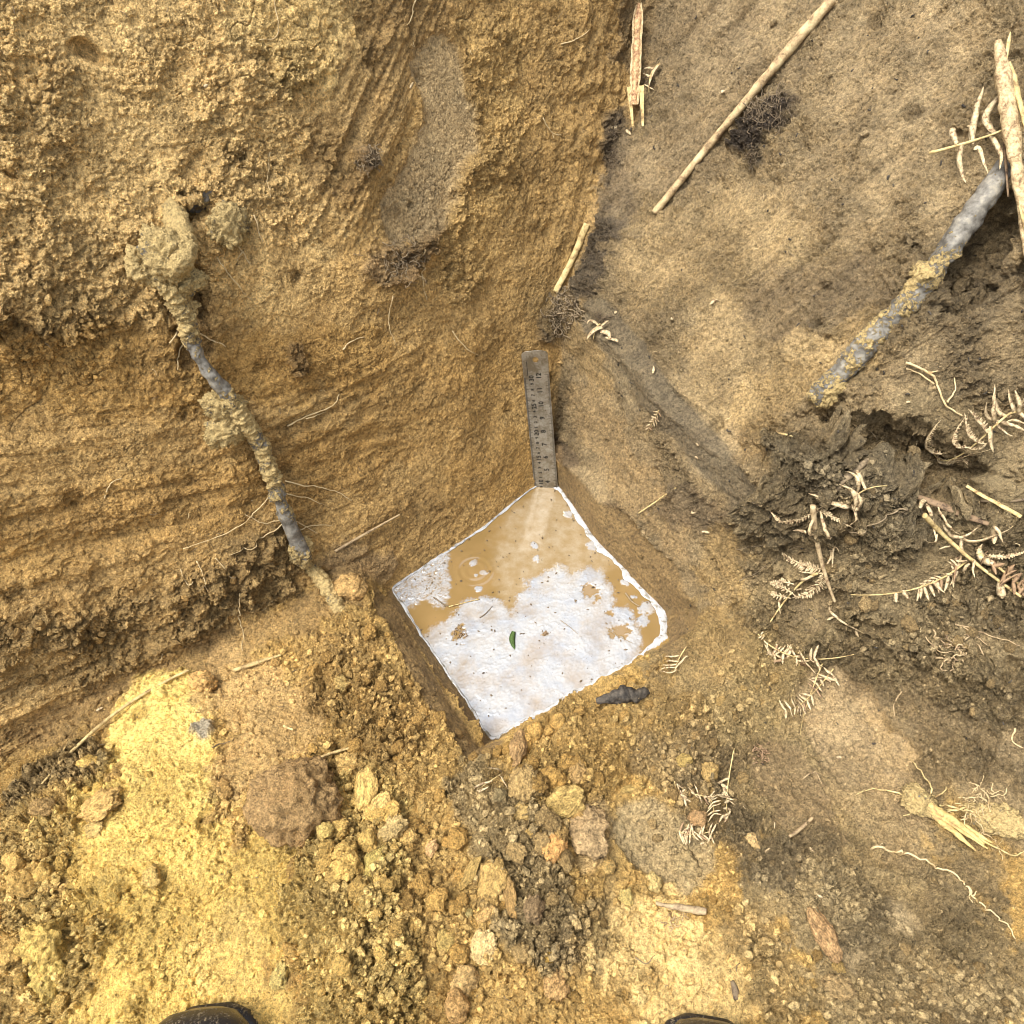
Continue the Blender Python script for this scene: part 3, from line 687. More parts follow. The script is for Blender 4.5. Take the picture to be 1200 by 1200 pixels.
cu = bpy.data.curves.new('outline', 'CURVE'); cu.dimensions = '2D'; cu.fill_mode = 'BOTH'; cu.extrude = .00055; cu.bevel_depth = .00015; cu.resolution_u = 4
def spl(pts):
    s_ = cu.splines.new('POLY'); s_.points.add(len(pts)-1); s_.use_cyclic_u = True
    for q, p_ in zip(s_.points, pts): q.co = (p_[0], p_[1], 0, 1)
h_ = WR/2; rc = .0105
out_ = [(-h_, sub-.004), (h_, sub-.004)]+[(h_*math.cos(a)**.55, top-.0055+.0055*math.sin(a)) for a in np.linspace(.02, math.pi/2, 10)]
out_ += [(-x_, y_) for x_, y_ in out_[:1:-1]]
spl(out_); spl([(.0006+.0041*math.cos(a), top-.0125+.0041*math.sin(a)) for a in np.linspace(0, 2*math.pi, 24, endpoint=False)])
tmpo = bpy.data.objects.new('outline', cu); C.objects.link(tmpo); bpy.context.view_layer.update()
bl = bpy.data.meshes.new_from_object(tmpo); bpy.data.objects.remove(tmpo); bl.name = 'blade'; bl.materials.clear()
link('blade', bl, STEEL, rl)
tk = Pack(); ZF = .00085
def quad(x0, x1, y0, y1): tk.add([(x0, y0, ZF), (x1, y0, ZF), (x1, y1, ZF), (x0, y1, ZF)], [(0, 1, 2, 3)])
cm = inch/2.54; k = 0
while sub+k*cm/10 < sub+30.01*cm:
    y_ = sub+k*cm/10; ln_ = .0062 if k % 10 == 0 else (.0046 if k % 5 == 0 else .0030)
    if y_ > -.01: quad(-h_+.0004, -h_+ln_*.8, y_-.00018, y_+.00018)
    k += 1
for k in range(0, 12*16+1):
    y_ = sub+k*inch/16; ln_ = .0075 if k % 16 == 0 else (.0058 if k % 8 == 0 else (.0044 if k % 4 == 0 else .003))
    if y_ > -.01: quad(h_-ln_*.8, h_-.0004, y_-.00022, y_+.00022)
quad(-h_+.0052, -h_+.0060, top-.034, top-.014)
tag(link('tick_marks', tk.mesh('tick_marks', False), INK, rl), kind='stuff')
def numeral(txt, x, y, size):
    fc = bpy.data.curves.new('numeral', 'FONT'); fc.body = txt; fc.size = size; fc.align_x = 'CENTER'; fc.align_y = 'CENTER'; fc.resolution_u = 2; fc.offset = size*.035
    o = bpy.data.objects.new('numeral', fc); C.objects.link(o); bpy.context.view_layer.update()
    me = bpy.data.meshes.new_from_object(o); bpy.data.objects.remove(o); me.name = 'numeral'; me.materials.clear(); me.materials.append(INK)
    o = bpy.data.objects.new('numeral', me); C.objects.link(o); o.parent = rl; o.location = (x, y, ZF); o.rotation_euler = (0, 0, R(90))
for k in range(int(-sub/inch), 13):
    if sub+k*inch > .002: numeral(str(k), .0032, sub+k*inch-.0016, .0090)
for k in range(int(-sub/cm), 31):
    if sub+k*cm > .002: numeral(str(k) if k % 5 == 0 else str(k % 10), -.0062, sub+k*cm-.0006, .0084 if k % 5 == 0 else .0060)

# ------------------------------------------------------------------ clods
def ico(sub):
    bm = bmesh.new(); bmesh.ops.create_icosphere(bm, subdivisions=sub, radius=1); v = np.array([q.co[:] for q in bm.verts]); f = [tuple(x.index for x in q.verts) for q in bm.faces]; bm.free(); return v, f
ICO = {k: ico(k) for k in (1, 2, 3, 4, 5)}
def clod_shape(sub, seed, facets=9, rough=1.0, cut=.74):
    v, f = ICO[sub]; v = v.copy(); r = np.random.default_rng(seed)
    v *= np.array([1, r.uniform(.78, 1), r.uniform(.62, .85)])
    for _ in range(facets):
        n = r.normal(size=3); n /= np.linalg.norm(n); d = r.uniform(cut-.16, cut+.14); k = v@n-d; m = k > 0; v[m] -= np.outer(k[m]*.93, n)
    o = r.uniform(0, 50); u = v/np.linalg.norm(v, axis=1)[:, None]
    h = .22*fbm(v+o, 1.7, 2)+rough*(.09*fbm(v+o, 4.5, 3, .6)-.06*np.abs(perlin(v*7+o)))
    a, b, c = worley(v*4.5+o); h = h+rough*(.09*np.clip(.8-a, 0, 1)-.05*(1-sst(0, .15, b-a)))
    if sub >= 4: a, b, c = worley(v*11+o); h = h+rough*.07*np.clip(.8-a, 0, 1)
    return v+u*h[:, None], f
def clod_mesh(sub, seed, size, **k):
    v, f = clod_shape(sub, seed, **k); return mesh('soil_clod', v*size, f)
BASE = .011
VAR = [clod_mesh(4, 100+i, BASE, facets=8+i % 5 if i < 6 else 3, cut=.70 if i < 6 else .84, rough=.8+.5*(i % 3)) for i in range(12)]
SMALL = [clod_mesh(3, 300+i, BASE*.6, facets=9 if i < 5 else 2, cut=.70 if i < 5 else .86, rough=1.1) for i in range(10)]
def rot_to(n, ang):
    n = Vector(n.tolist()); q = n.to_track_quat('Z', 'Y'); return (q @ Matrix.Rotation(ang, 3, 'Z').to_quaternion())
def screen_rot(px, py, deg):
    """turn about the soil's normal so that the long side points along an angle seen from above the place"""
    n = nrm(px, py); a = surf(px+6*math.cos(R(deg)), py-6*math.sin(R(deg)))-surf(px, py); z = Vector(n.tolist()); x = Vector(a.tolist()); x = (x-z*x.dot(z)).normalized(); y = z.cross(x)
    return Matrix((x, y, z)).transposed().to_quaternion()
def put_clod(px, py, w, h, deg, col, label, me=None, thick=None, sink=.25, group=None, name='soil_clod', unit=None):
    s = scale_at(px, py); a, b = w*s/2, h*s/2; me = me or VAR[RNG.integers(len(VAR))]; u = unit or BASE
    th = thick*s/2 if thick else min(a, b)*.85
    o = link(name, me, CLOD); o.location = surf(px, py, th*(.85-sink)).tolist(); o.rotation_mode = 'QUATERNION'
    o.rotation_quaternion = screen_rot(px, py, deg); o.scale = (a/u*1.12, b/u*1.2, th/u*1.2); o.color = (min(.85, col[0]*1.12), col[1]*1.03, col[2]*.88, 1)
    return tag(o, label, 'soil clod', group)
YC=(.60,.445,.18); OC=(.47,.335,.135); BC_=(.36,.255,.12); GC=(.27,.205,.12); PC_=(.54,.41,.19); LY=(.68,.53,.26)
NAMED = [
 (411,692,30,34,80,(.42,.32,.14),'block shaped ochre clod at the foot of the left root, beside the water hole'),
 (239,806,28,28,0,YC,'bright yellow rounded clod just right of the long straw upper end'),
 (103,902,25,26,0,YC,'round yellow clod below the long straw, left of the yellow patch'),
 (36,977,32,29,0,YC,'pale yellow round clod near the left edge of the photo'),
 (123,950,44,32,35,YC,'flat yellow slab shaped clod left of the trampled yellow patch'),
 (112,972,30,16,-10,YC,'flat yellow clod under the slab shaped clod'),
 (60,958,26,20,30,OC,'ochre clod between the pale round clod and the yellow slab'),
 (60,1098,56,44,35,(.50,.35,.13),'large rough yellow clod at the lower left, upper one of two'),
 (50,1143,52,46,40,(.52,.37,.13),'large rough yellow clod at the lower left, lower one of two'),
 (315,937,17,14,-30,YC,'small yellow clod stuck to the left flank of the big brown clod'),
 (407,898,29,21,15,YC,'yellow clod directly under the short pale straw'),
 (435,893,24,12,-8,YC,'flat yellow clod at the right end of the short pale straw'),
 (431,928,24,48,0,YC,'tall column shaped yellow clod right of the big brown clod'),
 (450,951,36,22,50,YC,'yellow clod leaning against the column shaped clod'),
 (461,976,24,30,10,PC_,'squarish tan clod below the leaning yellow clod'),
 (437,986,13,36,-12,YC,'narrow upright yellow clod left of the squarish tan clod'),
 (439,1014,36,22,55,YC,'oblong yellow clod slanting below the narrow upright clod'),
 (401,965,12,27,-15,OC,'slim ochre clod at the lower right of the big brown clod'),
 (480,985,20,24,0,YC,'lumpy yellow clod at the right of the squarish tan clod'),
 (505,994,12,15,0,LY,'small lemon coloured clod alone on the grey brown crumbs'),
 (495,946,12,13,0,YC,'small yellow clod above the grey brown crumbs'),
 (607,879,22,40,-15,BC_,'upright brown clod touching the front tip of the water'),
 (615,924,32,40,0,BC_,'big brown block clod below the front tip of the water'),
 (588,936,16,16,0,GC,'dark brown clod left of the big brown block'),
 (679,908,20,22,0,OC,'rounded ochre clod right of the big brown block'),
 (663,942,46,30,30,OC,'wide jagged ochre clod below the rounded ochre clod'),
 (740,925,34,12,25,OC,'long thin ochre clod beside the boot print rim'),
 (616,953,28,20,0,OC,'wide ochre clod directly under the big brown block'),
 (632,972,34,16,25,OC,'flat slanting ochre clod above the tall pale clod'),
 (648,997,26,40,-20,(.56,.38,.14),'tall pale orange clod with a broken top edge'),
 (690,975,54,50,20,(.36,.26,.14),'broad flat grey tan slab at the left of the boot print'),
 (578,1036,34,38,-20,(.46,.31,.12),'flat four sided tan clod in the middle of the dark crumbs'),
 (553,1027,14,36,-50,OC,'narrow slanting clod left of the four sided tan clod'),
 (598,1054,16,36,10,(.40,.27,.12),'narrow brown clod right of the four sided tan clod'),
 (571,1075,28,14,30,YC,'thin yellow flake clod under the four sided tan clod'),
 (567,1109,28,36,0,LY,'pale yellow egg shaped clod under the thin yellow flake'),
 (523,1105,20,24,0,OC,'ochre clod left of the pale egg shaped clod'),
 (539,1120,15,16,0,YC,'small yellow clod touching the pale egg shaped clod'),
 (549,1071,10,11,0,LY,'tiny pale yellow clod left of the thin yellow flake'),
 (543,1147,34,28,-15,PC_,'pale tan angular clod near the bottom middle of the photo'),
 (533,1180,36,30,0,OC,'rough ochre clod at the bottom edge of the photo'),
 (649,1156,27,30,10,(.47,.32,.15),'pointed tan clod near the bottom, left of the boot print edge'),
 (642,1123,11,27,-15,(.58,.36,.12),'narrow orange flake standing above the pointed tan clod'),
 (621,1070,28,24,0,GC,'flat grey clod right of the narrow brown clod'),
 (764,1034,18,18,0,LY,'smooth lemon yellow clod on the grey boot print'),
 (734,1051,16,17,0,YC,'small yellow clod at the lower left of the lemon yellow clod'),
 (710,1018,19,13,0,YC,'yellow clod on the left rim of the boot print'),
 (804,1012,32,26,-10,(.34,.26,.15),'flat grey tan clod on the right side of the boot print'),
 (882,989,16,16,0,LY,'pale yellow rounded clod alone on the right slope'),
 (827,905,26,24,0,OC,'rounded ochre clod left of the small brown fern tips'),
 (802,894,16,14,0,OC,'small clod at the left of the rounded ochre clod'),
 (818,958,19,15,0,(.45,.30,.15),'brown clod between the two small pale fern sprigs'),
 (965,1096,28,52,15,(.37,.27,.14),'tall rough clod left of the smooth grey scrape'),
 (980,1160,34,26,-20,(.40,.29,.14),'smooth rounded clod near the bottom right'),
 (982,1134,14,12,0,OC,'small clod resting above the smooth rounded clod'),
 (180,1030,20,22,0,YC,'yellow clod sunk into the trampled yellow patch'),
 (337,1143,22,26,0,YC,'yellow clod at the right rim of the left boot print'),
 (400,806,16,16,0,OC,'round ochre pellet above the big brown clod'),
 (386,988,18,20,10,YC,'rough yellow clod touching the big brown clod lower right side'),
]
for q in NAMED:
    x_, y_, w_, h_2, dg, c_, lb = q
    flat = 'flat' in lb or 'slab' in lb or 'flake' in lb
    put_clod(x_, y_, w_, h_2, dg, [v_*RNG.uniform(.93, 1.07) for v_ in c_], lb, thick=(min(w_, h_2)*.5 if flat else None))
bigm = clod_mesh(5, 78, .04, facets=6, rough=1.1, cut=.86)
put_clod(350,938,92,84,0,(.35,.245,.12),'large rounded brown clod, the biggest one on the excavation floor',me=bigm,thick=74,sink=.15,unit=.04)

ZONES = [
 ([(395,900),(420,1000),(470,1080),(430,1150)],55,32,(7,23),'right of the big brown clod'),
 ([(480,930),(560,1050),(600,1150)],60,26,(7,22),'in the grey brown crumbs below the water tip'),
 ([(600,890),(680,920),(640,1010)],45,26,(8,22),'between the water tip and the boot print'),
 ([(400,740),(460,830),(520,880)],38,20,(5,13),'left of the water hole rim'),
 ([(740,860),(820,900),(790,930)],40,16,(5,13),'on the dark crumbly rim right of the water tip'),
 ([(20,1000),(60,1060),(30,1170)],40,16,(8,24),'along the lower left edge'),
 ([(260,930),(300,960)],26,10,(6,13),'in the gravelly patch left of the big brown clod'),
 ([(880,1080),(960,1170),(1050,1190)],45,12,(5,12),'along the bottom right edge'),
 ([(940,1030),(1000,1080)],30,8,(4,9),'in the crumbly dark patch at lower right'),
 ([(60,930),(150,900)],30,6,(5,12),'at the left wall foot below the long straw'),
 ([(780,960),(850,1060)],40,8,(4,9),'around the boot print'),
 ([(700,1060),(660,1180)],30,9,(5,12),'along the left rim of the boot print'),
 ([(880,780),(830,860)],40,8,(4,10),'between the water corner and the right slope'),
 ([(960,620),(1080,720),(1180,760)],60,20,(5,13),'on the dark mound with the ferns'),
 ([(960,560),(1040,560)],25,6,(4,10),'on top of the dark mound below the hollow'),
 ([(380,770),(300,800)],30,8,(4,10),'above the brown trampled floor'),
 ([(900,640),(880,720)],30,6,(4,9),'at the left foot of the dark mound'),
 ([(1040,1150),(1180,1180)],35,10,(5,11),'in the bottom right corner'),
 ([(50,770),(250,700)],45,8,(5,10),'in the dark crumbs at the foot of the left wall'),
 ([(30,410),(130,420)],30,5,(5,10),'in the broken patch on the left wall'),
]
ZW = np.array([z[2] for z in ZONES], float); ZW /= ZW.sum()
def in_water(p): return in_water0(p) or (-.004 < .178-(.84*p[0]+.543*p[1]) < .036 and p[2] < .09 and N1[0]*p[0]+N1[1]*p[1] < .53 and -.61*p[0]+.79*p[1] > .285)
def in_water0(p): return math.hypot(p[0]-WC[0], p[1]-WC[1]) < float(shore(np.array([math.atan2(p[1]-WC[1], p[0]-WC[0])]))[0])+.002 and p[2] < .03
def spot():
    while True:
        z = ZONES[RNG.choice(len(ZONES), p=ZW)]; pth = z[0]; i = RNG.integers(max(1, len(pth)-1)); a, b = pth[i], pth[min(i+1, len(pth)-1)]; k = RNG.uniform()
        x = a[0]+(b[0]-a[0])*k+RNG.normal()*z[1]*.6; y = a[1]+(b[1]-a[1])*k+RNG.normal()*z[1]*.6
        if not (2 < x < 1198 and 5 < y < 1225): continue
        if in_water(surf(x, y)): continue
        return x, y, z
for k_ in range(285):
    x, y, z_ = spot(); lo, hi = z_[3]; s_ = 1.15*(lo+(hi-lo)*RNG.uniform()**1.5); c_ = sample(TINT, x, y); b = RNG.uniform(.85, 1.25)
    o = put_clod(x, y, s_*RNG.uniform(.85, 1.3), s_*RNG.uniform(.8, 1.1), RNG.uniform(0, 360), [float(min(.75, v_*b)) for v_ in c_],
                 ('tiny ' if s_ < 9 else 'small ' if s_ < 14 else 'bigger ')+('dark brown' if c_[0]*b < .27 else 'ochre' if c_[0]*b < .45 else 'pale yellow')+(' rounded' if k_ % 2 else ' angular')+' clod '+z_[4], me=(SMALL[5*(k_ % 2)+RNG.integers(5)] if s_ < 10 else VAR[6*(k_ % 2)+RNG.integers(6)]), unit=BASE*.6 if s_ < 10 else None, sink=.15, group='small loose clods '+z_[4])
A1, A2 = np.array((575, 880.)), np.array((784, 768.))
for k in range(34):
    u = RNG.uniform(-.02, 1.0); x, y = A1+(A2-A1)*u+np.array([RNG.normal()*2+6*math.sin(math.pi*u), abs(RNG.normal())*4-1+6*math.sin(math.pi*u)]); s_ = RNG.uniform(6, 15) if u < .5 else RNG.uniform(4, 9); c_ = sample(TINT, x, y+8)
    put_clod(x, y, s_*1.3, s_, RNG.uniform(0, 360), [float(v_) for v_ in c_], 'small clod on the rim along the front edge of the water', me=SMALL[RNG.integers(10)], unit=BASE*.6, sink=.35, group='small clods on the front rim of the water hole')
# finest crumbs: one object
def crumbs(n):
    v1, f1 = ICO[1]; f1 = np.array(f1); shapes = []
    for k in range(16):
        r = np.random.default_rng(900+k); shapes.append(v1*(1+.28*r.normal(size=(len(v1), 1)).clip(-1.2, 1.2))*np.array([1, r.uniform(.7, 1), r.uniform(.6, .9)]))
    VV_, FF_, TT_ = [], [], []; c = 0
    for _ in range(n):
        if RNG.uniform() < .80: x, y, _z = spot()
        else:
            x, y = RNG.uniform(0, 1200), RNG.uniform(0, 1215)
            p = surf(x, y)
            if in_water(p) or (y < 620 and RNG.uniform() < .75): continue
        p = surf(x, y); s_ = RNG.uniform(.0008, .0028)*(1 if RNG.uniform() < .8 else 1.8); q = rot_to(nrm(x, y), RNG.uniform(0, 6.28)).to_matrix()
        VV_.append(shapes[RNG.integers(16)]*s_@np.array(q).T+p+nrm(x, y)*s_*.3); FF_.append(f1+c); c += len(v1)
        TT_.append(np.repeat((sample(TINT, x, y)*RNG.uniform(.8, 1.35))[None], len(v1), 0))
    me = big_mesh('soil_crumbs', np.vstack(VV_), np.vstack(FF_)); me.polygons.foreach_set('use_smooth', np.zeros(len(me.polygons), bool)); attr(me, 'tint', np.vstack(TT_).clip(0, .8), True)
    tag(link('soil_crumbs', me, CRUMB), 'fine loose soil crumbs scattered over the dug earth', 'soil crumbs', None, 'stuff')
crumbs(9000)

# ------------------------------------------------------------------ thick roots
def root_part(name, pts, rad, root, crust, n=260, seg=36, rough=.16, deg=9):
    P = path3(pts, n, stiff=True); P = straight(P, min(deg, len(pts)-1))+.0016*np.stack([fbm(P, 30, 2, .5, k*9.) for k in range(3)], 1); s_ = np.interp(np.linspace(0, 1, n), np.linspace(0, 1, len(rad)), [r*scale_at(*p[:2]) for r, p in zip(rad, crspline([q[:2] for q in pts], len(rad)))])
    V_, F_ = tube_vf(P, s_, seg, rough, 38); ax = np.repeat(P, seg, 0); out_v = V_-ax; out_v /= np.linalg.norm(out_v, axis=1)[:, None]+1e-9
    cr = np.interp(np.linspace(0, 1, n), np.linspace(0, 1, len(crust)), crust).repeat(seg)+(.30 if deg == 9 else .15)+.35*fbm(V_, 70, 3)
    a, b, c = worley(V_*230); a2, _, _ = worley(V_*420+3); dd = .0016*fbm(V_, 60, 3)+sst(.2, .7, cr)*(.0022*fbm(V_, 160, 3)+.0036*np.clip(.8-a, 0, 1)+.0022*np.clip(.8-a2, 0, 1)); V_ = V_+out_v*dd[:, None]
    me = mesh(name, V_, F_); attr(me, 'crust', cr); return part(name, me, ROOT, root)
def crust_lump(px, py, lift, w, h, deg, root, seed=0, th=.7):
    v, f = clod_shape(5, 500+seed, facets=4, rough=1.6, cut=.9); s = scale_at(px, py); q = np.array(screen_rot(px, py, deg).to_matrix())
    v = (v*np.array([w*s/2, h*s/2, min(w, h)*s/2*th]))@q.T+surf(px, py, lift)
    u = v-v.mean(0); u /= np.linalg.norm(u, axis=1)[:, None]; a, b, c = worley(v*230); a2, _, _ = worley(v*420+3); v = v+u*(.0044*np.clip(.8-a, 0, 1)+.0026*np.clip(.8-a2, 0, 1)+.0032*fbm(v, 90, 3))[:, None]
    me = mesh('soil_crust', v, f); attr(me, 'crust', .80+.30*fbm(v, 60, 3)); return part('soil_crust', me, ROOT, root)
def rootlet_part(root, pts, r=.0006, jit=.0015, mat=PALE, lift=.001, n=None):
    n = n or max(10, int(sum(math.dist(a[:2], b[:2]) for a, b in zip(pts[:-1], pts[1:]))/4)); P = path3(pts, n, lift, jit)
    V_, F_ = tube_vf(P, r*np.linspace(1, .45, n), 6, .2, 300); return part('rootlet', mesh('rootlet', V_, F_), mat, root)
def rootlet(pts, label, r=.0006, jit=.0015, mat=None, lift=.001, branches=()):
    pk = Pack()
    for k, ps in enumerate([pts]+list(branches)):
        n = max(10, int(sum(math.dist(a[:2], b[:2]) for a, b in zip(ps[:-1], ps[1:]))/3)); P = path3(ps, n, lift, jit)
        pk.tube(P, r*(1 if k == 0 else .7)*np.linspace(1, .5, n), 6, .2, 300)
    return thing_mesh('rootlet', pk.mesh('rootlet'), mat or PALE, label, 'rootlet')
lr = empty('tree_root', surf(250, 440), 'thick twisted root caked with pale soil, crossing the left wall', 'root')
root_part('bark', [(246,226,-.006),(238,244,.012),(226,264,.024),(208,286,.028),(190,305,.026)], [8,10,12,12,10], lr, [.0,.05,.3,.7,.8], n=140)
root_part('bark', [(150,292,.018),(166,322,.026),(188,352,.027),(206,384,.026),(228,412,.024),(246,446,.023),(266,484,.022),(292,512,.021),(312,548,.019),(326,590,.016),(342,632,.011),(354,660,.006)],
          [6,7,9,8,7,8,10,8,8,7,9,6], lr, [.6,.45,.35,.3,-.25,-.05,.6,.3,.45,.1,-.15,.35], n=420)
root_part('bark', [(360,664,-.002),(376,684,.004),(392,706,.002),(400,716,-.006)], [5,7,7,5], lr, [.5,.6,.5,.5], n=90)
crust_lump(194,292,.027,44,56,30,lr,1); crust_lump(212,322,.028,42,28,30,lr,2); crust_lump(160,300,.022,26,34,-40,lr,3,.8)
crust_lump(254,474,.020,30,50,80,lr,4); crust_lump(259,500,.018,42,30,20,lr,5); crust_lump(345,642,.010,26,34,70,lr,6); crust_lump(206,372,.024,20,34,120,lr,7)
for ps in [[(328,572),(300,600),(262,622),(214,640)],[(336,603),(310,612),(284,603)],[(338,606),(300,630),(266,646)],[(330,578),(356,582),(380,592)],[(338,566),(372,570),(400,578),(412,586)],
           [(344,610),(362,620),(372,624)],[(352,622),(370,617),(388,616)],[(222,392),(208,412),(206,432)],[(196,400),(216,384),(240,392)]]: rootlet_part(lr, ps, .0008, .0012, lift=.003)
crust_lump(264,262,.004,50,44,60,lr,8,.4)
rr_ = empty('tree_root', surf(1060, 350), 'straight blue grey root slanting down the right bank', 'root')
root_part('bark', [(1172,196,.010),(1158,220,.013),(1130,262,.013),(1100,304,.013),(1078,336,.012),(1050,372,.011),(1018,412,.009),(985,444,.006),(962,464,.002)],
          [11,14,13,12,13,13,12,12,8], rr_, [.0,.0,.05,.2,.4,.3,.3,.3,.4], n=420, deg=2)
crust_lump(1086,330,.010,30,20,-40,rr_,11,.4); crust_lump(974,458,.006,36,26,30,rr_,12,.7)
yr = empty('broken_root', surf(1110, 965), 'snapped root with bright yellow wood at the right edge', 'root')
for dx_, dy_, lf_, w_ in ((0,0,.006,.0052),(5,-4,.005,.0040),(-4,4,.004,.0042),(3,5,.007,.0026),(8,2,.003,.0030)):
    yP = straight(path3([(1066+dx_*.3,937+dy_*.3,lf_),(1085+dx_,947+dy_,lf_+.003),(1114+dx_,971+dy_,lf_+.003),(1148+dx_*2,990+dy_,lf_)], 60, stiff=True), 2)
    yV, yF = tube_vf(yP, np.interp(np.linspace(0, 1, 60), [0, .3, .75, 1], [w_*.7, w_*.8, w_*.7, w_*.2]), 14, .35, 140, .7); part('wood', mesh('wood', yV, yF), YELLOW, yr)
crust_lump(1074,940,.008,34,26,-30,yr,21,.6)
for ps in [[(1066,934),(1044,926),(1020,926),(1004,932)],[(1092,936,.004),(1086,914,.006),(1070,890,.006)],[(1094,934,.004),(1110,925,.004)],[(1088,950),(1060,955)],[(1110,950),(1140,948),(1170,960),(1200,958)],
           [(1100,942),(1125,950),(1150,962),(1190,975)],[(1160,990),(1180,1000),(1200,998)],[(1076,930),(1072,916)]]: rootlet_part(yr, ps, .0010, .0016, STRAW, .003)
crust_lump(1172,962,.006,70,34,-15,yr,22,.4)

# ------------------------------------------------------------------ hair roots on the soil
rootlet([(318,178),(314,205),(316,232)],'fine pale rootlet hanging high on the left wall')
rootlet([(484,0),(482,18),(472,30)],'pale curled rootlet at the top edge above the scraped wall',.0008)
rootlet([(657,52),(676,45),(692,34)],'thin pale rootlet right of the grey scrape near the top',.0008)
rootlet([(637,138),(648,156),(664,157)],'forked pale rootlet left of the corner of the pit',.0008,branches=[[(648,156),(650,162)]])
rootlet([(494,292),(494,325),(500,352)],'pale rootlet hanging below the dark crumbs on the left wall',.0009)
rootlet([(457,345),(455,380),(464,404)],'wavy pale rootlet left of the hanging one',.0008)
rootlet([(400,408),(412,398),(426,396)],'short curved pale rootlet on the left wall beside the wavy one',.0009)
rootlet([(530,388),(542,406),(560,416)],'short slanting rootlet left of the steel ruler',.0008)
rootlet([(270,272),(280,292),(292,308)],'thick pale rootlet hanging right of the caked root top',.0010,branches=[[(282,296),(275,305)]])
rootlet([(294,252),(300,268),(305,282)],'small pale rootlet above the thick hanging one',.0009)
rootlet([(252,300),(270,325),(293,352)],'thin brown rootlet slanting right from the root hollow',.0007)
rootlet([(230,390),(250,398),(264,406)],'white rootlet beside the middle of the caked root',.0009)
rootlet([(338,500),(358,488),(386,478),(398,462)],'pale rootlet lying along the scrape marks right of the root',.0010,branches=[[(358,490),(384,484)]])
rootlet([(124,584),(130,566),(144,560)],'small curved pale rootlet on the scraped left wall',.0008)
rootlet([(210,665),(216,680),(222,676)],'curly rootlet in the dark crumbs at the wall foot',.0007)
rootlet([(228,655),(236,672),(240,688)],'wavy rootlet in the dark crumbs beside the curly one',.0008,branches=[[(250,650),(260,660)]])
rootlet([(279,690),(277,712),(284,735),(285,764)],'kinked pale rootlet hanging above the small straw piece',.0008)
rootlet([(1062,424),(1088,436),(1100,462),(1110,478),(1120,484)],'branched pale root above the large curled fern',.0013,branches=[[(1092,450),(1080,440),(1062,430)],[(1107,468),(1115,458),(1117,444)],[(1085,434),(1095,432)]],lift=.004)
rootlet([(1020,994),(1050,998),(1090,1012),(1120,1030),(1145,1055),(1170,1078),(1190,1100)],'long pale rootlet running below the snapped yellow root',.0011,branches=[[(1140,1050),(1145,1044)],[(1130,1040),(1140,1058)]],lift=.002)
rootlet([(864,642),(890,640),(920,638),(940,630)],'thin grey rootlet left of the fern stem on the dark mound',.0006,mat=DULL)
rootlet([(862,682),(890,668),(915,650)],'thin rootlet slanting up to the fern stem',.0006,mat=DULL)
rootlet([(1045,590),(1020,598),(990,606)],'dark wiry rootlet between the two fern stems',.0009,mat=DULL,lift=.004)
rootlet([(1120,735),(1150,742),(1200,755)],'pale rootlet over the dark clods at the right edge',.0009,mat=TAN_TWIG,branches=[[(1130,740),(1160,758)],[(1090,750),(1110,765),(1130,760)]],lift=.003)
rootlet([(940,915),(952,906),(962,920)],'thin looped rootlet on the right slope below the smooth scrape',.0007,mat=TAN_TWIG)
rootlet([(1190,855),(1186,868),(1200,876)],'pale looped rootlet at the right edge',.0009)
rootlet([(1058,810),(1050,825),(1048,840)],'short brown rootlet at the top of the smooth scrape',.0008,mat=TAN_TWIG)
rootlet([(745,1120),(757,1126),(768,1118)],'dark curved hair root on the pale trampled soil',.0006,mat=DULL)
rootlet([(250,880),(262,874),(278,868)],'dark thread root beside the whitish ash spot',.0007,mat=DARKROOT)
rootlet([(362,780),(340,792)],'dark thread root above the big brown clod',.0006,mat=DARKROOT)
rootlet([(318,0),(325,40),(300,48)],'faint pale rootlet near the top left',.0006)

# ------------------------------------------------------------------ sticks and straws
def stick(name, pts, rad, mat, label, cat='stick', seg=12, rough=.15, flat=1., n=90, jit=0, branches=(), freq=90):
    pk = Pack(); P = path3(pts, n, .003, jit, stiff=True); P = straight(P, 1 if name in ('stalk',) else 2); P = P+(fbm(P, 25, 2)*.0008)[:, None]; r_ = np.interp(np.linspace(0, 1, n), np.linspace(0, 1, len(rad)), rad)
    pk.tube(P, r_, seg, rough, freq, flat)
    for ps, ra in branches: pk.tube(path3(ps, 24, .003), np.linspace(ra, ra*.35, 24), 8, .2, 120)
    return thing_mesh(name, pk.mesh(name), mat, label, cat)
stick('straw', [(225,791),(180,812),(140,840),(95,880),(56,921)], [.0014,.0017,.0018,.0016,.0010], STRAW,'long curved white straw along the foot of the left wall','straw')
stick('straw', [(274,788),(300,779),(328,768)], [.0020,.0024,.0012], STRAW,'short yellowish straw piece lying above the brown trampled floor','straw')
stick('straw', [(372,893,.006),(400,886,.006),(426,880,.005)], [.0012,.0014,.0012], STRAW,'short pale straw lying over the yellow clods','straw')
stick('straw', [(335,852),(346,858)], [.0011,.0011], STRAW,'tiny straw bit on the brown trampled floor','straw',n=12)
stick('twig', [(391,645,.004),(425,624,.005),(466,602,.004)], [.0018,.0016,.0010], TAN_TWIG,'thin tan twig slanting left of the water hole','twig')
stick('twig', [(752,601,.003),(776,586,.005),(800,570,.003)], [.0008,.0010,.0010], STRAW,'thin straight straw twig on the bank right of the ruler','twig')
stick('straw', [(690,264,.004),(668,305,.004),(650,342,.004)], [.0042,.0040,.0036], STRAW,'flat cream straw leaning in the pit corner above the ruler','straw',flat=.45)
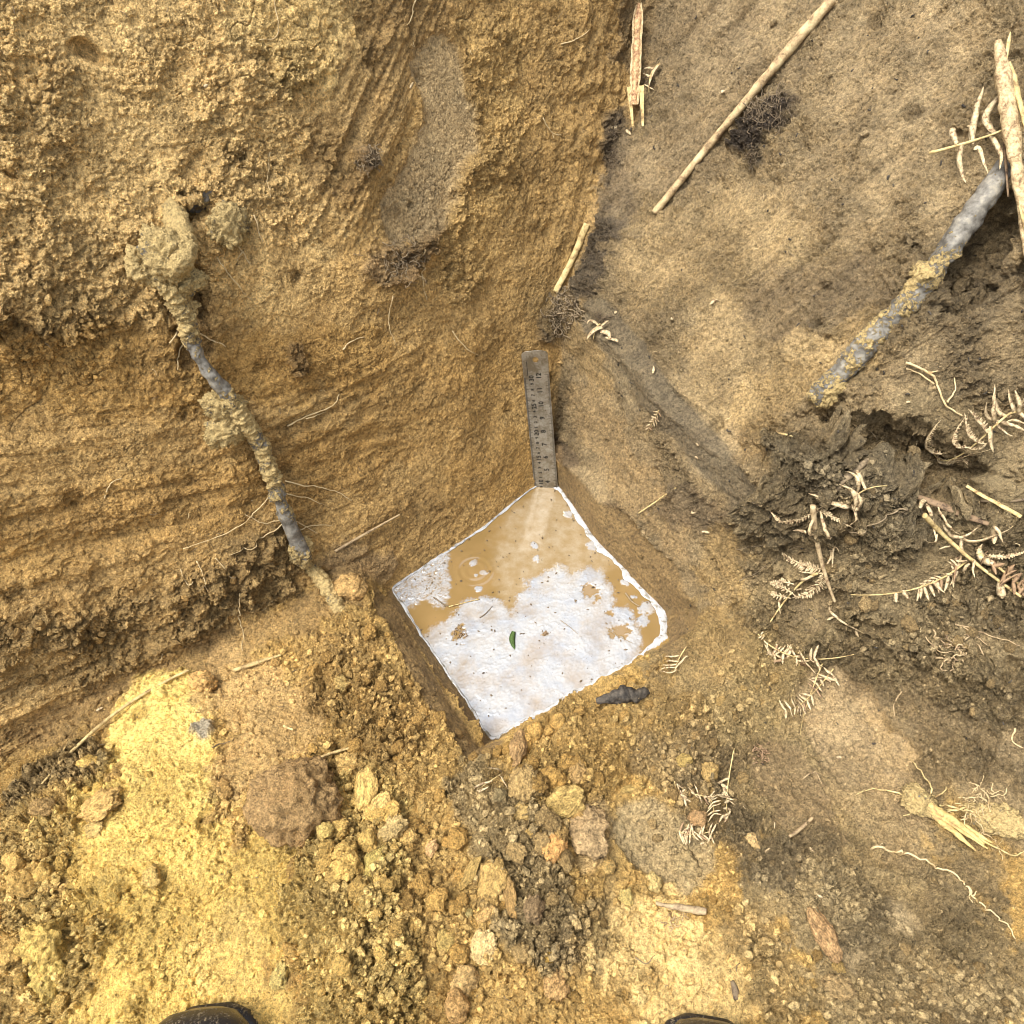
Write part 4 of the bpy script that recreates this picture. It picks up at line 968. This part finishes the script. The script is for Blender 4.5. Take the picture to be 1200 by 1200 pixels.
stick('stick', [(962,20,.004),(950,36,.005),(925,68,.006),(880,118,.006),(830,174,.006),(800,210,.005),(782,234,.004)],
      [.0050,.0058,.0052,.0044,.0042,.0040,.0042], m_plant('weathered stick',(.60,.49,.27),(.15,.095,.05),70,(.42,.30,.155)),'long straight weathered stick lying on the upper right bank','stick',n=160)
stick('charred_stick', [(703,826,.005),(720,821,.007),(742,818,.007),(758,812,.004)], [.0030,.0070,.0082,.0060,.0025], CHAR,'short black charred stick at the right front edge of the water','stick',rough=.55,freq=75,seg=24,flat=.7)
stick('twig', [(770,1058,.004),(800,1066,.004),(832,1075,.004)], [.0014,.0034,.0030], m_plant('weathered twig',(.44,.35,.20),(.15,.10,.06),120,(.32,.24,.14)),'short weathered twig across the boot print','twig',rough=.35)
stick('twig', [(920,987,.003),(936,976,.003),(950,965,.003)], [.0014,.0018,.0014], TAN_TWIG,'small brown twig on the right slope','twig',n=20)
stick('twig', [(858,1150,.001),(861,1162,.001),(862,1172,.001)], [.0016,.0030,.0016], DARKROOT,'tiny dark bark piece on pale soil near the right boot','twig',n=20,rough=.3)
stick('stalk', [(1056,578,.010),(1090,590,.010),(1122,600,.010),(1150,612,.009)], [.0024,.0036,.0038,.0022], REDWOOD,'reddish purple stalk along the upper rim of the dark mound','stalk',flat=.7)
stick('straw', [(1135,588,.006),(1160,594,.007),(1190,602,.005)], [.0018,.0022,.0020], STRAW,'pale straw beside the reddish stalk','straw',flat=.6)
stick('straw', [(901,508,.004),(918,512,.004),(936,516,.003)], [.0010,.0013,.0009], STRAW,'short white straw at the left end of the dark hollow','straw',n=20)
stick('twig', [(956,585,.004),(980,556,.006),(1000,548,.006),(1020,540,.004)], [.0030,.0040,.0034,.0014], DULL,'dark split twig above the fern cluster on the mound','twig',rough=.35)
stick('twig', [(1105,585,.003),(1150,590,.002),(1200,578,.003)], [.0010,.0014,.0012], DARKROOT,'thin dark twig at the right edge below the hollow','twig')
# split reed stalk near the corner
sp_ = empty('reed_stalk', surf(750, 80), 'broken split reed stalk standing in the upper pit corner', 'stalk')
def blade_vf(P, wid, dpt, nrm_, thick=.0005):
    """trough shaped strip"""
    T, _, _ = frames(P); V_, F_ = [], []; n = len(P); m = 7
    for i in range(n):
        z = nrm_-T[i]*nrm_.dot(T[i]); z /= np.linalg.norm(z); x = np.cross(T[i], z)
        for sgn in (0, 1):
            for j in range(m):
                u = (j/(m-1))*2-1; V_.append(P[i]+x*wid[i]*u+z*(dpt[i]*(u*u)-sgn*thick))
    for i in range(n-1):
        a, b = i*2*m, (i+1)*2*m
        for j in range(m-1): F_.append((a+j, a+j+1, b+j+1, b+j)); F_.append((a+m+j+1, a+m+j, b+m+j, b+m+j+1))
        F_.append((a, b, b+m, a+m)); F_.append((a+m-1, a+2*m-1, b+2*m-1, b+m-1))
    return np.array(V_), F_
nn = nrm(748, 80); n = 70
P = straight(path3([(747,6,.010),(748,50,.012),(750,100,.013),(753,122,.012)], n, stiff=True), 1); wd = np.interp(np.linspace(0, 1, n), [0, .1, .5, 1], [.0030, .0058, .0064, .0060])*(1+.18*fbm(P, 90, 2)); part('husk', mesh('husk', *blade_vf(P, wd, wd*.6, nn)), STALK, sp_)
part('pith', mesh('pith', *tube_vf(P+nn*.0012, wd*.62, 12, .55, 260, .7)), m_plant('pith',(.70,.50,.26),(.22,.11,.06),240,(.46,.28,.14)), sp_)
for ps, w0 in ([(744,108,.013),(748,130,.012),(750,150,.008)], .0028), ([(756,108,.014),(758,130,.012),(756,148,.008)], .0030):
    P = straight(path3(ps, 30, stiff=True), 1); wd = np.linspace(w0, w0*.45, 30); part('splinter', mesh('splinter', *blade_vf(P, wd, wd*.5, nn)), STRAW, sp_)
# thick broken stem at the right edge
bs = empty('bracken_stem', surf(1190, 200), 'thick broken pale bracken stem standing at the right edge', 'stem')
n = 150; P = straight(path3([(1182,92,.026),(1188,150,.026),(1192,205,.026),(1196,290,.024),(1201,390,.020),(1206,450,.016)], n, stiff=True), 1); wd = np.interp(np.linspace(0, 1, n), [0, .04, .12, .3, .34, .6, 1], [.0030, .0055, .0074, .0080, .0056, .0050, .0046])*(1+.12*fbm(P, 70, 3))
part('outer_stem', mesh('outer_stem', *tube_vf(P, wd, 20, .16, 150, .75)), STALK, bs)
for ps, w0, mt in ([(1174,50,.020),(1177,72,.022),(1183,100,.023)], .0018, STRAW), ([(1197,98,.026),(1201,130,.026),(1204,180,.024)], .0032, STRAW), ([(1174,110,.020),(1180,170,.021),(1190,230,.020)], .0020, REDWOOD), ([(1199,240,.026),(1204,300,.024),(1206,370,.018)], .0028, STRAW):
    P = straight(path3(ps, 40, stiff=True), 1); part('splinter', mesh('splinter', *tube_vf(P, w0*np.concatenate([np.linspace(.25, 1, 8), np.linspace(1, .5, 32)]), 8, .2, 140, .6)), mt, bs)

# ------------------------------------------------------------------ dry fern fronds
def leaf_vf(P, w, up, curl=.15, fat=.0002):
    """a folded tapering leaflet; P its midrib, w its half width, up the side it opens to"""
    n = len(P); T = np.gradient(P, axis=0); T /= np.linalg.norm(T, axis=1)[:, None]+1e-12; V_, F_ = [], []
    for i in range(n):
        u = i/(n-1); prof = 1.25*(math.sin(math.pi*min(1, (u*.86+.13)))**.6)*(1-.15*u); z = up-T[i]*up.dot(T[i]); z /= np.linalg.norm(z)+1e-9; x = np.cross(T[i], z)
        for k, s_ in ((-1, 1), (0, 0), (1, 1)): V_.append(P[i]+x*w*prof*k+z*(curl*w*prof*s_)+z*fat)
        V_.append(P[i]-z*fat)
    for i in range(n-1):
        a, b = i*4, (i+1)*4; F_ += [(a, a+1, b+1, b), (a+1, a+2, b+2, b+1), (a+2, a+3, b+3, b+2), (a+3, a, b, b+3)]
    return np.array(V_), F_
def jag(a): return a*RNG.uniform(.85, 1.15)
def leaf_path(px, py, dx, dy, length, lift, curl_up, bend=0.0, n=7):
    """from a point on the soil in a direction seen along the wall, rising at the tip"""
    s = scale_at(px, py); p0 = surf(px, py, lift); e = surf(px+dx*4, py+dy*4, lift)-p0; nn_ = nrm(px, py); e -= nn_*e.dot(nn_); e /= np.linalg.norm(e)+1e-9
    sd_ = np.cross(nn_, e); L_ = length*s; u = np.linspace(0, 1, n)[:, None]
    return p0+e*L_*u+sd_*bend*L_*u*u+nn_*curl_up*L_*u*u, nn_
def frond(label, stem, r, pinnae=(), auto=(), mat=None, stem_mat=None, lift=.004, name='fern_frond', cat='fern frond', teeth=False):
    mat = mat or FERN; mid = stem[len(stem)//2]; root = empty(name, surf(mid[0], mid[1]), label, cat)
    st = [(p[0], p[1], p[2] if len(p) > 2 else lift) for p in stem]; n = 60; P = straight(path3(st, n, stiff=True), 4 if len(stem) > 7 and lift > .0135 else 2)
    part('stem', mesh('stem', *tube_vf(P, r*np.linspace(1, .5, n), 8, .15, 200)), stem_mat or STRAW, root)
    q = crspline([p[:2] for p in st], 200); lf = np.interp(np.linspace(0, 1, 200), np.linspace(0, 1, len(st)), [p[2] for p in st])
    for t0, t1, cnt, ln0, ln1, sides, ang, w in auto:
        cnt = int(cnt*1.4)
        for k in range(cnt):
            u = t0+(t1-t0)*(k+.5)/cnt; i = min(198, int(u*199)); tx, ty = q[i+1]-q[i]; m = math.hypot(tx, ty)+1e-9; tx /= m; ty /= m
            for s_ in sides:
                a = R(jag(ang))*s_; dx, dy = tx*math.cos(a)-ty*math.sin(a), tx*math.sin(a)+ty*math.cos(a)
                l_ = 1.2*jag(ln0+(ln1-ln0)*(k+.5)/cnt); LP, up = leaf_path(q[i][0], q[i][1], dx, dy, l_, lf[i], RNG.uniform(.0, .2), RNG.uniform(-.3, .3)*s_)
                pk = Pack(); pk.add(*leaf_vf(LP, .85*w*scale_at(*q[i]), up+.2*RNG.normal(size=3), .12))
                if teeth: comb(pk, LP, up, w*scale_at(*q[i])*1.6)
                part('leaflet', pk.mesh('leaflet'), mat if RNG.uniform() > .12 else FERN_B, root)
    for pp in pinnae:
        pts, w, te = pp[:3]; P = path3([(p[0], p[1], (p[2] if len(p) > 2 else lift+.002*k)) for k, p in enumerate(pts)], 14, stiff=True); P = straight(P, 2); P = P+.0009*np.stack([fbm(P, 120, 2, .5, k_*7.) for k_ in range(3)], 1); up = nrm(*pts[0][:2]); pk = Pack(); s = scale_at(*pts[0][:2])
        pk.add(*leaf_vf(P, 1.0*w*s, up)); 
        if te: comb(pk, P, up, te*s, one=pp[3] if len(pp) > 3 else 0)
        part('leaflet', pk.mesh('leaflet'), mat, root)
    return root
def comb(pk, P, up, ln, one=0, step=1):
    Pd = crspline(P, max(8, int(np.linalg.norm(np.diff(P, axis=0), axis=1).sum()/.0023)))
    T = np.gradient(Pd, axis=0); T /= np.linalg.norm(T, axis=1)[:, None]
    for i in range(1, len(Pd)-1):
        z = up-T[i]*up.dot(T[i]); z /= np.linalg.norm(z); x = np.cross(T[i], z); f_ = math.sin(math.pi*(i/(len(Pd)-1)*.75+.22))
        for s_ in ((-1, 1) if not one else (one,)):
            if RNG.uniform() < .10: continue
            e = (x*s_*RNG.uniform(.7, 1.1)+T[i]*RNG.uniform(.2, .7)+z*RNG.uniform(-.1, .15)); LP = Pd[i]+e*ln*1.25*f_*np.linspace(0, 1, 4)[:, None]+z*ln*.12*(np.linspace(0, 1, 4)**2)[:, None]
            pk.add(*leaf_vf(LP, .00105*RNG.uniform(.7, 1.2), z, .15, .00012))
def o6(pts, ox, oy, lift=.012, k=6.0): return [(ox+x/k, oy+y/k, lift) for x, y in pts]
bf = lambda *p: o6(p, 1000, 430, .014)
frond('large curled pale fern frond hanging beside the dark hollow', bf((1290,250),(1200,265),(1080,290),(1000,312),(935,370),(850,455),(740,535),(590,602),(515,636)), .0012,
  [(bf((1190,235),(1160,170),(1178,105)),2.4,0),(bf((1270,240),(1250,170),(1262,90)),2.4,0),(bf((1110,262),(1090,200),(1112,118)),2.4,0),(bf((1060,290),(1030,220),(1008,135)),2.4,0),(bf((1015,300),(965,245),(958,142)),2.4,0),
   (bf((965,325),(910,260),(932,165)),2.2,0),(bf((935,365),(880,290),(846,175)),2.0,0),(bf((1180,280),(1240,330),(1290,345)),2.0,0),(bf((1100,298),(1160,330),(1210,352)),2.0,0),(bf((1020,320),(1090,350),(1150,382)),1.8,0),
   (bf((960,350),(1060,385),(1145,420)),2.0,0),(bf((920,400),(990,420),(1058,436)),1.2,0),(bf((880,410),(890,470),(905,545)),2.6,0),
   (bf((860,440),(780,360),(735,250)),1.6,4.5,1),(bf((860,480),(740,420),(712,300)),1.3,4.5,1),(bf((800,500),(680,440),(700,330)),1.2,4.5,1),(bf((650,560),(580,440),(575,340)),1.4,5,1),(bf((600,600),(540,500),(575,420)),1.2,4.5,1),
   (bf((530,630),(460,545),(378,490)),1.2,4.5,1),(bf((580,612),(680,668),(755,628)),1.3,5,-1),(bf((650,565),(740,612),(840,575)),1.3,5,-1),(bf((720,520),(800,560),(885,530)),1.3,5,-1),(bf((760,480),(830,505),(880,480)),1.2,4.5,-1)], lift=.014)
ff_ = lambda *p: o6(p, 880, 540, .010)
frond('thick dry fern stem with comb like leaflets on the dark mound', ff_((405,265),(440,400),(510,580),(550,760),(585,1000)), .0030,
  [(ff_((405,290),(300,320),(180,290)),1.2,3.5),(ff_((430,300),(540,340),(690,360)),1.2,3.2),(ff_((430,390),(370,405),(315,400)),1.6,0),(ff_((470,330),(510,380),(540,440)),1.8,0),(ff_((440,330),(450,380),(470,450)),1.6,0),
   (ff_((520,690),(380,660),(225,645)),1.0,6),(ff_((500,740),(400,720),(340,700)),1.0,0),(ff_((510,740),(490,860),(400,920),(280,960)),1.0,5.5),(ff_((300,900),(220,860),(150,850)),1.0,4),(ff_((300,830),(250,810),(240,800)),1.0,3.5),
   (ff_((280,960),(200,920),(150,910)),1.0,4),(ff_((540,1000),(640,1070),(730,1140)),1.2,0),(ff_((540,640),(580,600),(570,560)),1.4,0),(ff_((570,650),(600,560),(590,540)),1.0,0)], stem_mat=m_plant('pale stem',(.60,.48,.28),(.20,.12,.07),110,(.48,.36,.2)), lift=.010)
frond('broad leaved dry fern tip above the thick fern stem', ff_((590,260),(650,190),(700,120),(760,92),(850,160)), .0009,
  [(ff_((600,250),(540,230),(450,205)),2.6,0),(ff_((620,220),(550,185),(460,155)),2.6,0),(ff_((650,190),(640,140),(610,110)),2.6,0),(ff_((700,130),(680,90),(640,70)),2.2,0),(ff_((720,110),(710,70),(670,40)),2.2,0),
   (ff_((600,250),(625,280),(628,300)),2.4,0),(ff_((630,220),(655,250),(665,285)),2.4,0),(ff_((660,190),(685,215),(690,240)),2.4,0),(ff_((690,150),(720,180),(720,215)),2.6,0),(ff_((560,250),(520,280),(500,330)),2.2,0),(ff_((590,300),(620,340),(640,380)),1.8,0)], lift=.013)
frond('thin split fern stalk crossing the comb leaflets', ff_((480,730),(380,800),(330,880),(230,980),(130,1130)), .0015, [(ff_((330,880),(250,960),(210,1040)),1.5,0),(ff_((440,760),(370,790),(345,830)),1.6,0)], lift=.013)
gg = lambda *p: o6(p, 1020, 560, .012)
frond('long yellowish fern stem with ragged leaflets at the right edge', gg((215,165),(330,265),(480,370),(640,490),(760,570),(930,700),(1130,820)), .0024,
  [(gg((230,170),(300,200),(340,290)),2.8,0),(gg((350,260),(460,300),(560,310),(720,270)),1.8,0),(gg((560,320),(700,350),(890,315)),1.8,0),(gg((840,330),(870,390),(880,440)),3.2,0),(gg((800,290),(850,330),(870,360)),1.8,0),
   (gg((600,440),(590,400),(640,360)),1.8,0),(gg((690,520),(640,540),(560,470)),1.6,0),(gg((640,500),(560,560),(500,490)),1.6,0),(gg((950,720),(930,780),(900,830)),4.0,0),(gg((830,560),(840,520),(838,480)),4.2,0),(gg((800,560),(940,550),(1080,545)),1.6,3),
   (gg((340,280),(350,330),(355,375)),1.2,0),(gg((740,560),(760,620),(765,660)),1.4,0),(gg((700,545),(720,610),(725,665)),1.6,0),(gg((480,370),(430,380),(395,385)),1.6,0),(gg((430,210),(480,260),(520,300)),1.4,0)], lift=.012)
frond('brown ragged fern leaflets beside the yellowish stem at the right edge', gg((790,560),(900,610),(1000,680),(1100,740)), .0016, auto=[(.05,1,10,9,12,(-1,1),60,2.4)], mat=FERN_B, lift=.008)
frond('pale one sided fern branch below the yellowish stem', gg((680,540),(560,590),(440,640),(340,690),(240,720),(100,780),(0,790),(-180,790)), .0010, auto=[(.05,.50,9,15,13,(-1,),75,2.0),(.05,.45,7,9,6,(1,),55,1.6),(.60,.68,2,9,9,(-1,),70,2.4)], lift=.010)
f8 = lambda *p: [(750+x/4.615, 740+y/4.615, .007) for x, y in p]
frond('fern sprig with short teeth below the dark mound, tail pointing right', f8((660,-10),(680,90),(740,140),(860,165),(960,130),(1040,125),(1150,148)), .0008, auto=[(.02,.28,7,4,6,(1,),60,1.0),(.25,.66,11,13,12,(1,-1),62,1.9)], lift=.007)
frond('brown dotted fern sprig lying below the toothed sprig', f8((1035,30),(950,200),(930,340),(880,400),(875,500),(850,570)), .0008, [], mat=FERN, lift=.008)
frond('pale fern sprig pointing down left beside the smooth scrape', f8((1050,235),(980,290),(900,370),(830,420),(760,450)), .0007, auto=[(0,1,11,10,9,(1,-1),65,1.7)], lift=.007)
frond('tiny comb shaped fern piece at the right corner of the water', f8((240,110),(200,180),(205,240)), .0007, [(f8((210,150),(160,150),(125,140)),.9,0),(f8((205,170),(160,172),(125,170)),.9,0),(f8((200,185),(150,195),(110,190)),.9,0),(f8((200,205),(150,212),(105,210)),.9,0),(f8((205,225),(150,238),(105,238)),.9,0),(f8((245,155),(215,200),(190,225)),1.0,0)], lift=.006)
frond('upright brown fern sprig left of the right slope', f8((500,640),(470,760),(450,880),(460,960),(480,1040)), .0007, auto=[(.3,1,8,8,8,(1,-1),65,1.8)], lift=.006)
frond('small curved fern comb on the dark crumbs', f8((290,890),(350,905),(400,950),(420,1000)), .0006, auto=[(0,1,9,9,8,(-1,1),70,1.0)], lift=.006)
frond('little folded fern scrap left of the curved comb', f8((180,840),(215,880),(250,920)), .0006, auto=[(0,1,4,8,8,(-1,1),40,1.4)], lift=.005)
frond('pale fern scrap with pointed teeth on the boot print edge', f8((215,1080),(260,1090),(320,1085),(390,1070)), .0007, auto=[(0,1,8,10,10,(1,-1),68,1.3)], lift=.006)
frond('tiny fern scrap in front of the water tip', [(566,926,.006),(580,918,.006),(590,904,.006)], .0007, [([(575,920),(560,925),(555,930)],1.2,0),([(583,914),(590,922),(592,930)],1.1,0),([(586,908),(578,906),(570,912)],1.0,0),([(560,928),(566,934),(572,928)],1.4,0)], lift=.006)
frond('small fern tip stuck on the bank right of the ruler', [(776,480,.005),(768,494,.006),(760,510,.005)], .0007, auto=[(0,.75,5,6,6,(1,-1),62,1.2)], lift=.005)
frond('white fern fragment behind the split reed stalk', [(775,76,.006),(768,92,.006),(762,112,.004)], .0008, [([(776,78),(770,90),(764,104)],3.0,0),([(772,84),(766,84),(760,84)],1.2,0),([(769,93),(764,92),(758,92)],1.2,0),([(758,104),(766,106),(774,106)],.7,0)], lift=.006)
frond('cream leaf cluster on the rim above the ruler', [(704,382,.006),(700,388,.006),(696,396,.005)], .0010, [([(706,386),(698,390),(692,396)],2.6,0),([(704,390),(712,392),(716,400)],2.6,0),([(706,384),(712,380),(716,378)],1.6,0),([(702,384),(696,380),(692,384)],1.6,0),([(710,396),(722,400),(726,404)],1.6,0)], lift=.006)
tw = lambda *p: o6(p, 1040, 40, .020, 4.615)
frond('pale fern twig with pointed leaves hooked on the blue grey root', tw((310,675),(430,665),(550,630),(650,590)), .0014,
  [(tw((400,655),(375,610),(350,575)),3.0,0),(tw((470,650),(475,540),(522,400)),3.2,0),(tw((545,630),(560,520),(600,405)),3.6,0),(tw((430,670),(425,740),(450,825)),2.6,0),(tw((520,650),(515,710),(525,775)),2.6,0),(tw((580,610),(605,680),(640,745)),2.4,0),(tw((480,640),(500,600),(490,570)),2.2,0)], lift=.020)

# dark hairy tufts, bark bits
def tuft(px, py, r, n, label, mat=DARKROOT, seed=1, name='root_tuft', rad=.0005, light=0):
    rg = np.random.default_rng(seed); pk = Pack(); s = scale_at(px, py)
    for k in range(int(n*1.3)):
        a = rg.uniform(0, 6.28); d = r*rg.uniform()**.8; x, y = px+d*math.cos(a), py+d*math.sin(a); p0 = surf(x, y, rg.uniform(.0, .004)); nn_ = nrm(x, y); P = [p0]; v = rg.normal(size=3)+nn_*.5; v /= np.linalg.norm(v)
        for _ in range(6):
            v = v+rg.normal(size=3)*.8-nn_*.30; v /= np.linalg.norm(v); P.append(P[-1]+v*r*s*.14)
        pk.tube(np.array(P), rad*.7*rg.uniform(.5, 1.6), 4)
    return thing_mesh(name, pk.mesh(name), mat, label, 'root tuft')
tuft(902,140,26,150,'black hairy root tuft under the long weathered stick',seed=2,rad=.0006)
tuft(886,185,12,40,'small dark root strand below the black tuft',seed=3)
tuft(425,186,14,90,'dark round knot of fine roots beside the scrape marks',seed=4,mat=DULL)
tuft(716,155,12,60,'dark debris tuft in the upper corner left of the reed stalk',seed=5)
tuft(722,186,12,50,'dark debris tuft below the first one in the corner',seed=6)
tuft(660,365,24,130,'dark leaf litter heap in the corner above the ruler',seed=7,mat=DULL,rad=.0009)
tuft(704,372,9,50,'dark crumpled bit above the cream leaf cluster',seed=8)
tuft(762,98,9,40,'dark curled bits behind the split reed stalk',seed=9)
tuft(470,305,26,70,'brown fibre patch below the smooth grey scrape',seed=10,mat=DULL)
tuft(1150,955,34,90,'pale hairy root mat right of the snapped yellow root',seed=11,mat=PALE)
tuft(790,1075,16,26,'thin crossed dead stems below the weathered twig',seed=12,mat=TAN_TWIG)
tuft(890,882,14,30,'dark purple withered leaf bits on the right slope',seed=13,mat=FERN_B,rad=.0010)
tuft(1120,765,26,34,'withered leaf shreds among the dark clods at right',seed=14,mat=TAN_TWIG,rad=.0009)
tuft(770,550+45,10,10,'few dead fibres on the bank beside the straw twig',seed=15,mat=DULL)
# pale chips
pk = Pack()
for px, py, l_, a in [(719,150,9,80),(739,158,7,-50),(712,150,5,20),(846,106,5,20),(870,165,4,60),(738,112,6,40),(1064,470,5,10),(866,95,4,0),(240,100,5,30),(480,100,8,65),(118,832,8,15),(822,985,5,20),(905,970,6,-60),(930,1040,5,-30),
    (950,1000,6,-40),(985,885,6,10),(820,520,5,-40),(815,600,8,-10),(820,535,5,-30),(833,622,10,-10),(766,435,8,80),(790,375,5,-30),(720,365,4,20),(683,365,4,0),(838,355,10,40),(975,722,10,10),(1005,742,7,-60),(1048,700,9,-25),(960,1050,7,-50),(545,985,8,20),(900,1000,5,0)]:
    s = scale_at(px, py); u = (math.cos(R(a)), -math.sin(R(a))); P = np.array([surf(px+u[0]*l_*k, py+u[1]*l_*k, .0022) for k in (-.5, -.2, .2, .5)]); V_, F_ = leaf_vf(P, 1.6*s, nrm(px, py)); pk.add(V_, F_)
tag(link('leaf_flecks', pk.mesh('leaf_flecks'), FERN), 'tiny pale flecks of dead leaf scattered on the soil', 'leaf flecks', None, 'stuff')
# short dead root threads everywhere on the cut faces
for nm, mt, cnt, lb in (('root_threads', DULL, 170, 'short dull root threads scattered over the cut soil faces'), ('pale_root_threads', PALE, 60, 'short pale root threads scattered over the cut soil faces'), ('humus_flecks', CHAR, 130, 'tiny dark humus flecks stuck to the right bank')):
    pk = Pack()
    for k in range(cnt):
        x, y = (RNG.uniform(700, 1195), RNG.uniform(5, 900)) if nm == 'humus_flecks' else (RNG.uniform(5, 1195), RNG.uniform(5, 1190))
        p0 = surf(x, y)
        if in_water(p0): continue
        nn_ = nrm(x, y); v = RNG.normal(size=3); v -= nn_*v.dot(nn_); v /= np.linalg.norm(v); P = [p0+nn_*.0012]; L_ = RNG.uniform(.001, .003) if nm == 'root_threads' else (.0012 if nm != 'humus_flecks' else .0007)*RNG.uniform(.7, 2)
        for _ in range(4): v = v+.45*RNG.normal(size=3)-nn_*.05; v /= np.linalg.norm(v); P.append(P[-1]+v*L_)
        pk.tube(np.array(P), (.00028 if nm != 'humus_flecks' else .0008)*RNG.uniform(.7, 1.4), 4)
    tag(link(nm, pk.mesh(nm), mt), lb, 'root threads' if 'thread' in nm else 'humus flecks', None, 'stuff')
# on the water
def water_path(pts, z=.0016): return np.array([on_water(x, y, z) for x, y in pts])
V_, F_ = leaf_vf(crspline(water_path([(602,740),(600,750),(603,761)]), 9), .0030, np.array([0, 0, 1.]), .15)
thing_mesh('green_leaf', mesh('green_leaf', V_, F_), GREEN, 'small green leaf floating on the white film', 'leaf')
def floaty(pts, r, mat, label, name='floating_twig', cat='twig'):
    P = crspline(water_path(pts, .0015), 20); return thing_mesh(name, mesh(name, *tube_vf(P, r*np.linspace(1, .6, 20), 6, .2, 200)), mat, label, cat)
floaty([(508,700),(520,708),(528,711)], .0009, DARKROOT, 'short dark twig afloat at the left white patch')
floaty([(526,711),(545,706),(562,702)], .0009, STRAW, 'pale straw floating at the edge of the white film', 'floating_straw', 'straw')
floaty([(562,724),(570,718),(577,710)], .0005, DARKROOT, 'thin curved hair root floating left of the green leaf', 'floating_rootlet', 'rootlet')
floaty([(657,727),(668,735),(677,743)], .0004, DULL, 'fine straight needle floating right of the green leaf', 'floating_needle', 'needle')
floaty([(710,735),(722,744),(742,754)], .0004, DULL, 'fine needle floating near the right end of the white film', 'floating_needle', 'needle')
floaty([(562,602),(570,606),(578,609)], .0008, DARKROOT, 'bent dark rootlet floating at the upper left shore', 'floating_rootlet', 'rootlet')
floaty([(733,695),(741,705),(750,711)], .0013, DULL, 'grey twig floating near the right shore')
floaty([(729,786),(733,792)], .0010, DARKROOT, 'dark stub poking from the right front shore, upper one', 'twig_stub', 'twig')
floaty([(699,805),(706,810)], .0008, DARKROOT, 'dark stub poking from the right front shore, lower one', 'twig_stub', 'twig')
tfo = Pack(); rg = np.random.default_rng(41)
for cx, cy, r_ in ((540,742,9),(640,741,4)):
    for _ in range(26 if r_ > 5 else 8):
        x, y = cx+rg.normal()*r_*.5, cy+rg.normal()*r_*.35; p0 = on_water(x, y, .0014); e = rg.normal(size=3)*np.array([1, 1, .25]); e /= np.linalg.norm(e); tfo.tube(np.array([p0, p0+e*.0015, p0+e*.003+np.array([0, 0, .0005])]), .0005, 4)
tag(link('floating_shreds', tfo.mesh('floating_shreds'), REDWOOD), 'brown plant shreds floating in the white film', 'plant shreds', None, 'stuff')

# ------------------------------------------------------------------ boots of the person taking the picture
def boot(tx, ty, yaw, label):
    p = surf(tx, ty); root = empty('rubber_boot', (p[0], p[1], p[2]-.004), label, 'boot'); root.rotation_euler = (0, 0, yaw)
    def loft(name, secs, seg=32, mat=RUBBER):
        V_, F_ = [], []
        for (y, z0, z1, w, pw, dx) in secs:
            for j in range(seg):
                a = 2*math.pi*j/seg; c_, s_ = math.cos(a), math.sin(a); V_.append((dx+w*np.sign(c_)*abs(c_)**pw, y, (z0+z1)/2+(z1-z0)/2*np.sign(s_)*abs(s_)**pw))
        n_ = len(secs)
        for i in range(n_-1):
            for j in range(seg): F_.append((i*seg+j, i*seg+(j+1) % seg, (i+1)*seg+(j+1) % seg, (i+1)*seg+j))
        F_ += [tuple(range(seg)), tuple(range((n_-1)*seg, n_*seg))[::-1]]; me = mesh(name, V_, F_); bm = bmesh.new(); bm.from_mesh(me); bmesh.ops.recalc_face_normals(bm, faces=bm.faces); bm.to_mesh(me); bm.free()
        return link(name, me, mat, root)
    foot = [(-.002,.016,.030,.014,.9,0),(-.006,.012,.044,.026,.85,0),(-.016,.010,.055,.037,.85,0),(-.034,.010,.062,.046,.85,0),(-.060,.010,.068,.050,.85,0),(-.10,.010,.078,.050,.85,0),(-.15,.010,.098,.043,.9,0),(-.20,.010,.120,.039,.9,0),(-.25,.010,.120,.038,.9,0),(-.28,.012,.110,.030,.9,0),(-.290,.02,.09,.016,.9,0)]
    loft('upper', foot)
    sole = [(.003,.0,.012,.018,.7,0),(-.004,.0,.014,.032,.7,0),(-.018,.0,.014,.044,.7,0),(-.04,.0,.014,.052,.7,0),(-.09,.0,.014,.055,.7,0),(-.15,.0,.014,.044,.7,0),(-.20,.0,.014,.042,.7,0),(-.26,.0,.014,.042,.7,0),(-.288,.0,.014,.034,.7,0),(-.298,.0,.012,.016,.7,0)]
    loft('sole', sole)
    V_, F_ = [], []; seg = 32; lv = [(.085,.050,.062),(.13,.048,.062),(.18,.052,.066),(.26,.060,.074),(.34,.064,.078),(.345,.066,.080),(.36,.066,.080),(.36,.060,.074),(.30,.058,.072),(.12,.040,.052)]
    for z, a_, b_ in lv:
        for j in range(seg): t_ = 2*math.pi*j/seg; V_.append((a_*math.cos(t_), -.225+b_*math.sin(t_), z))
    for i in range(len(lv)-1):
        for j in range(seg): F_.append((i*seg+j, i*seg+(j+1) % seg, (i+1)*seg+(j+1) % seg, (i+1)*seg+j))
    link('shaft', mesh('shaft', V_, F_), RUBBER, root)
boot(252, 1184, R(6), 'muddy black rubber boot toe at the bottom edge, left foot on the yellow soil')
boot(828, 1196, R(-8), 'muddy black rubber boot toe at the bottom edge, right foot on the pale soil')
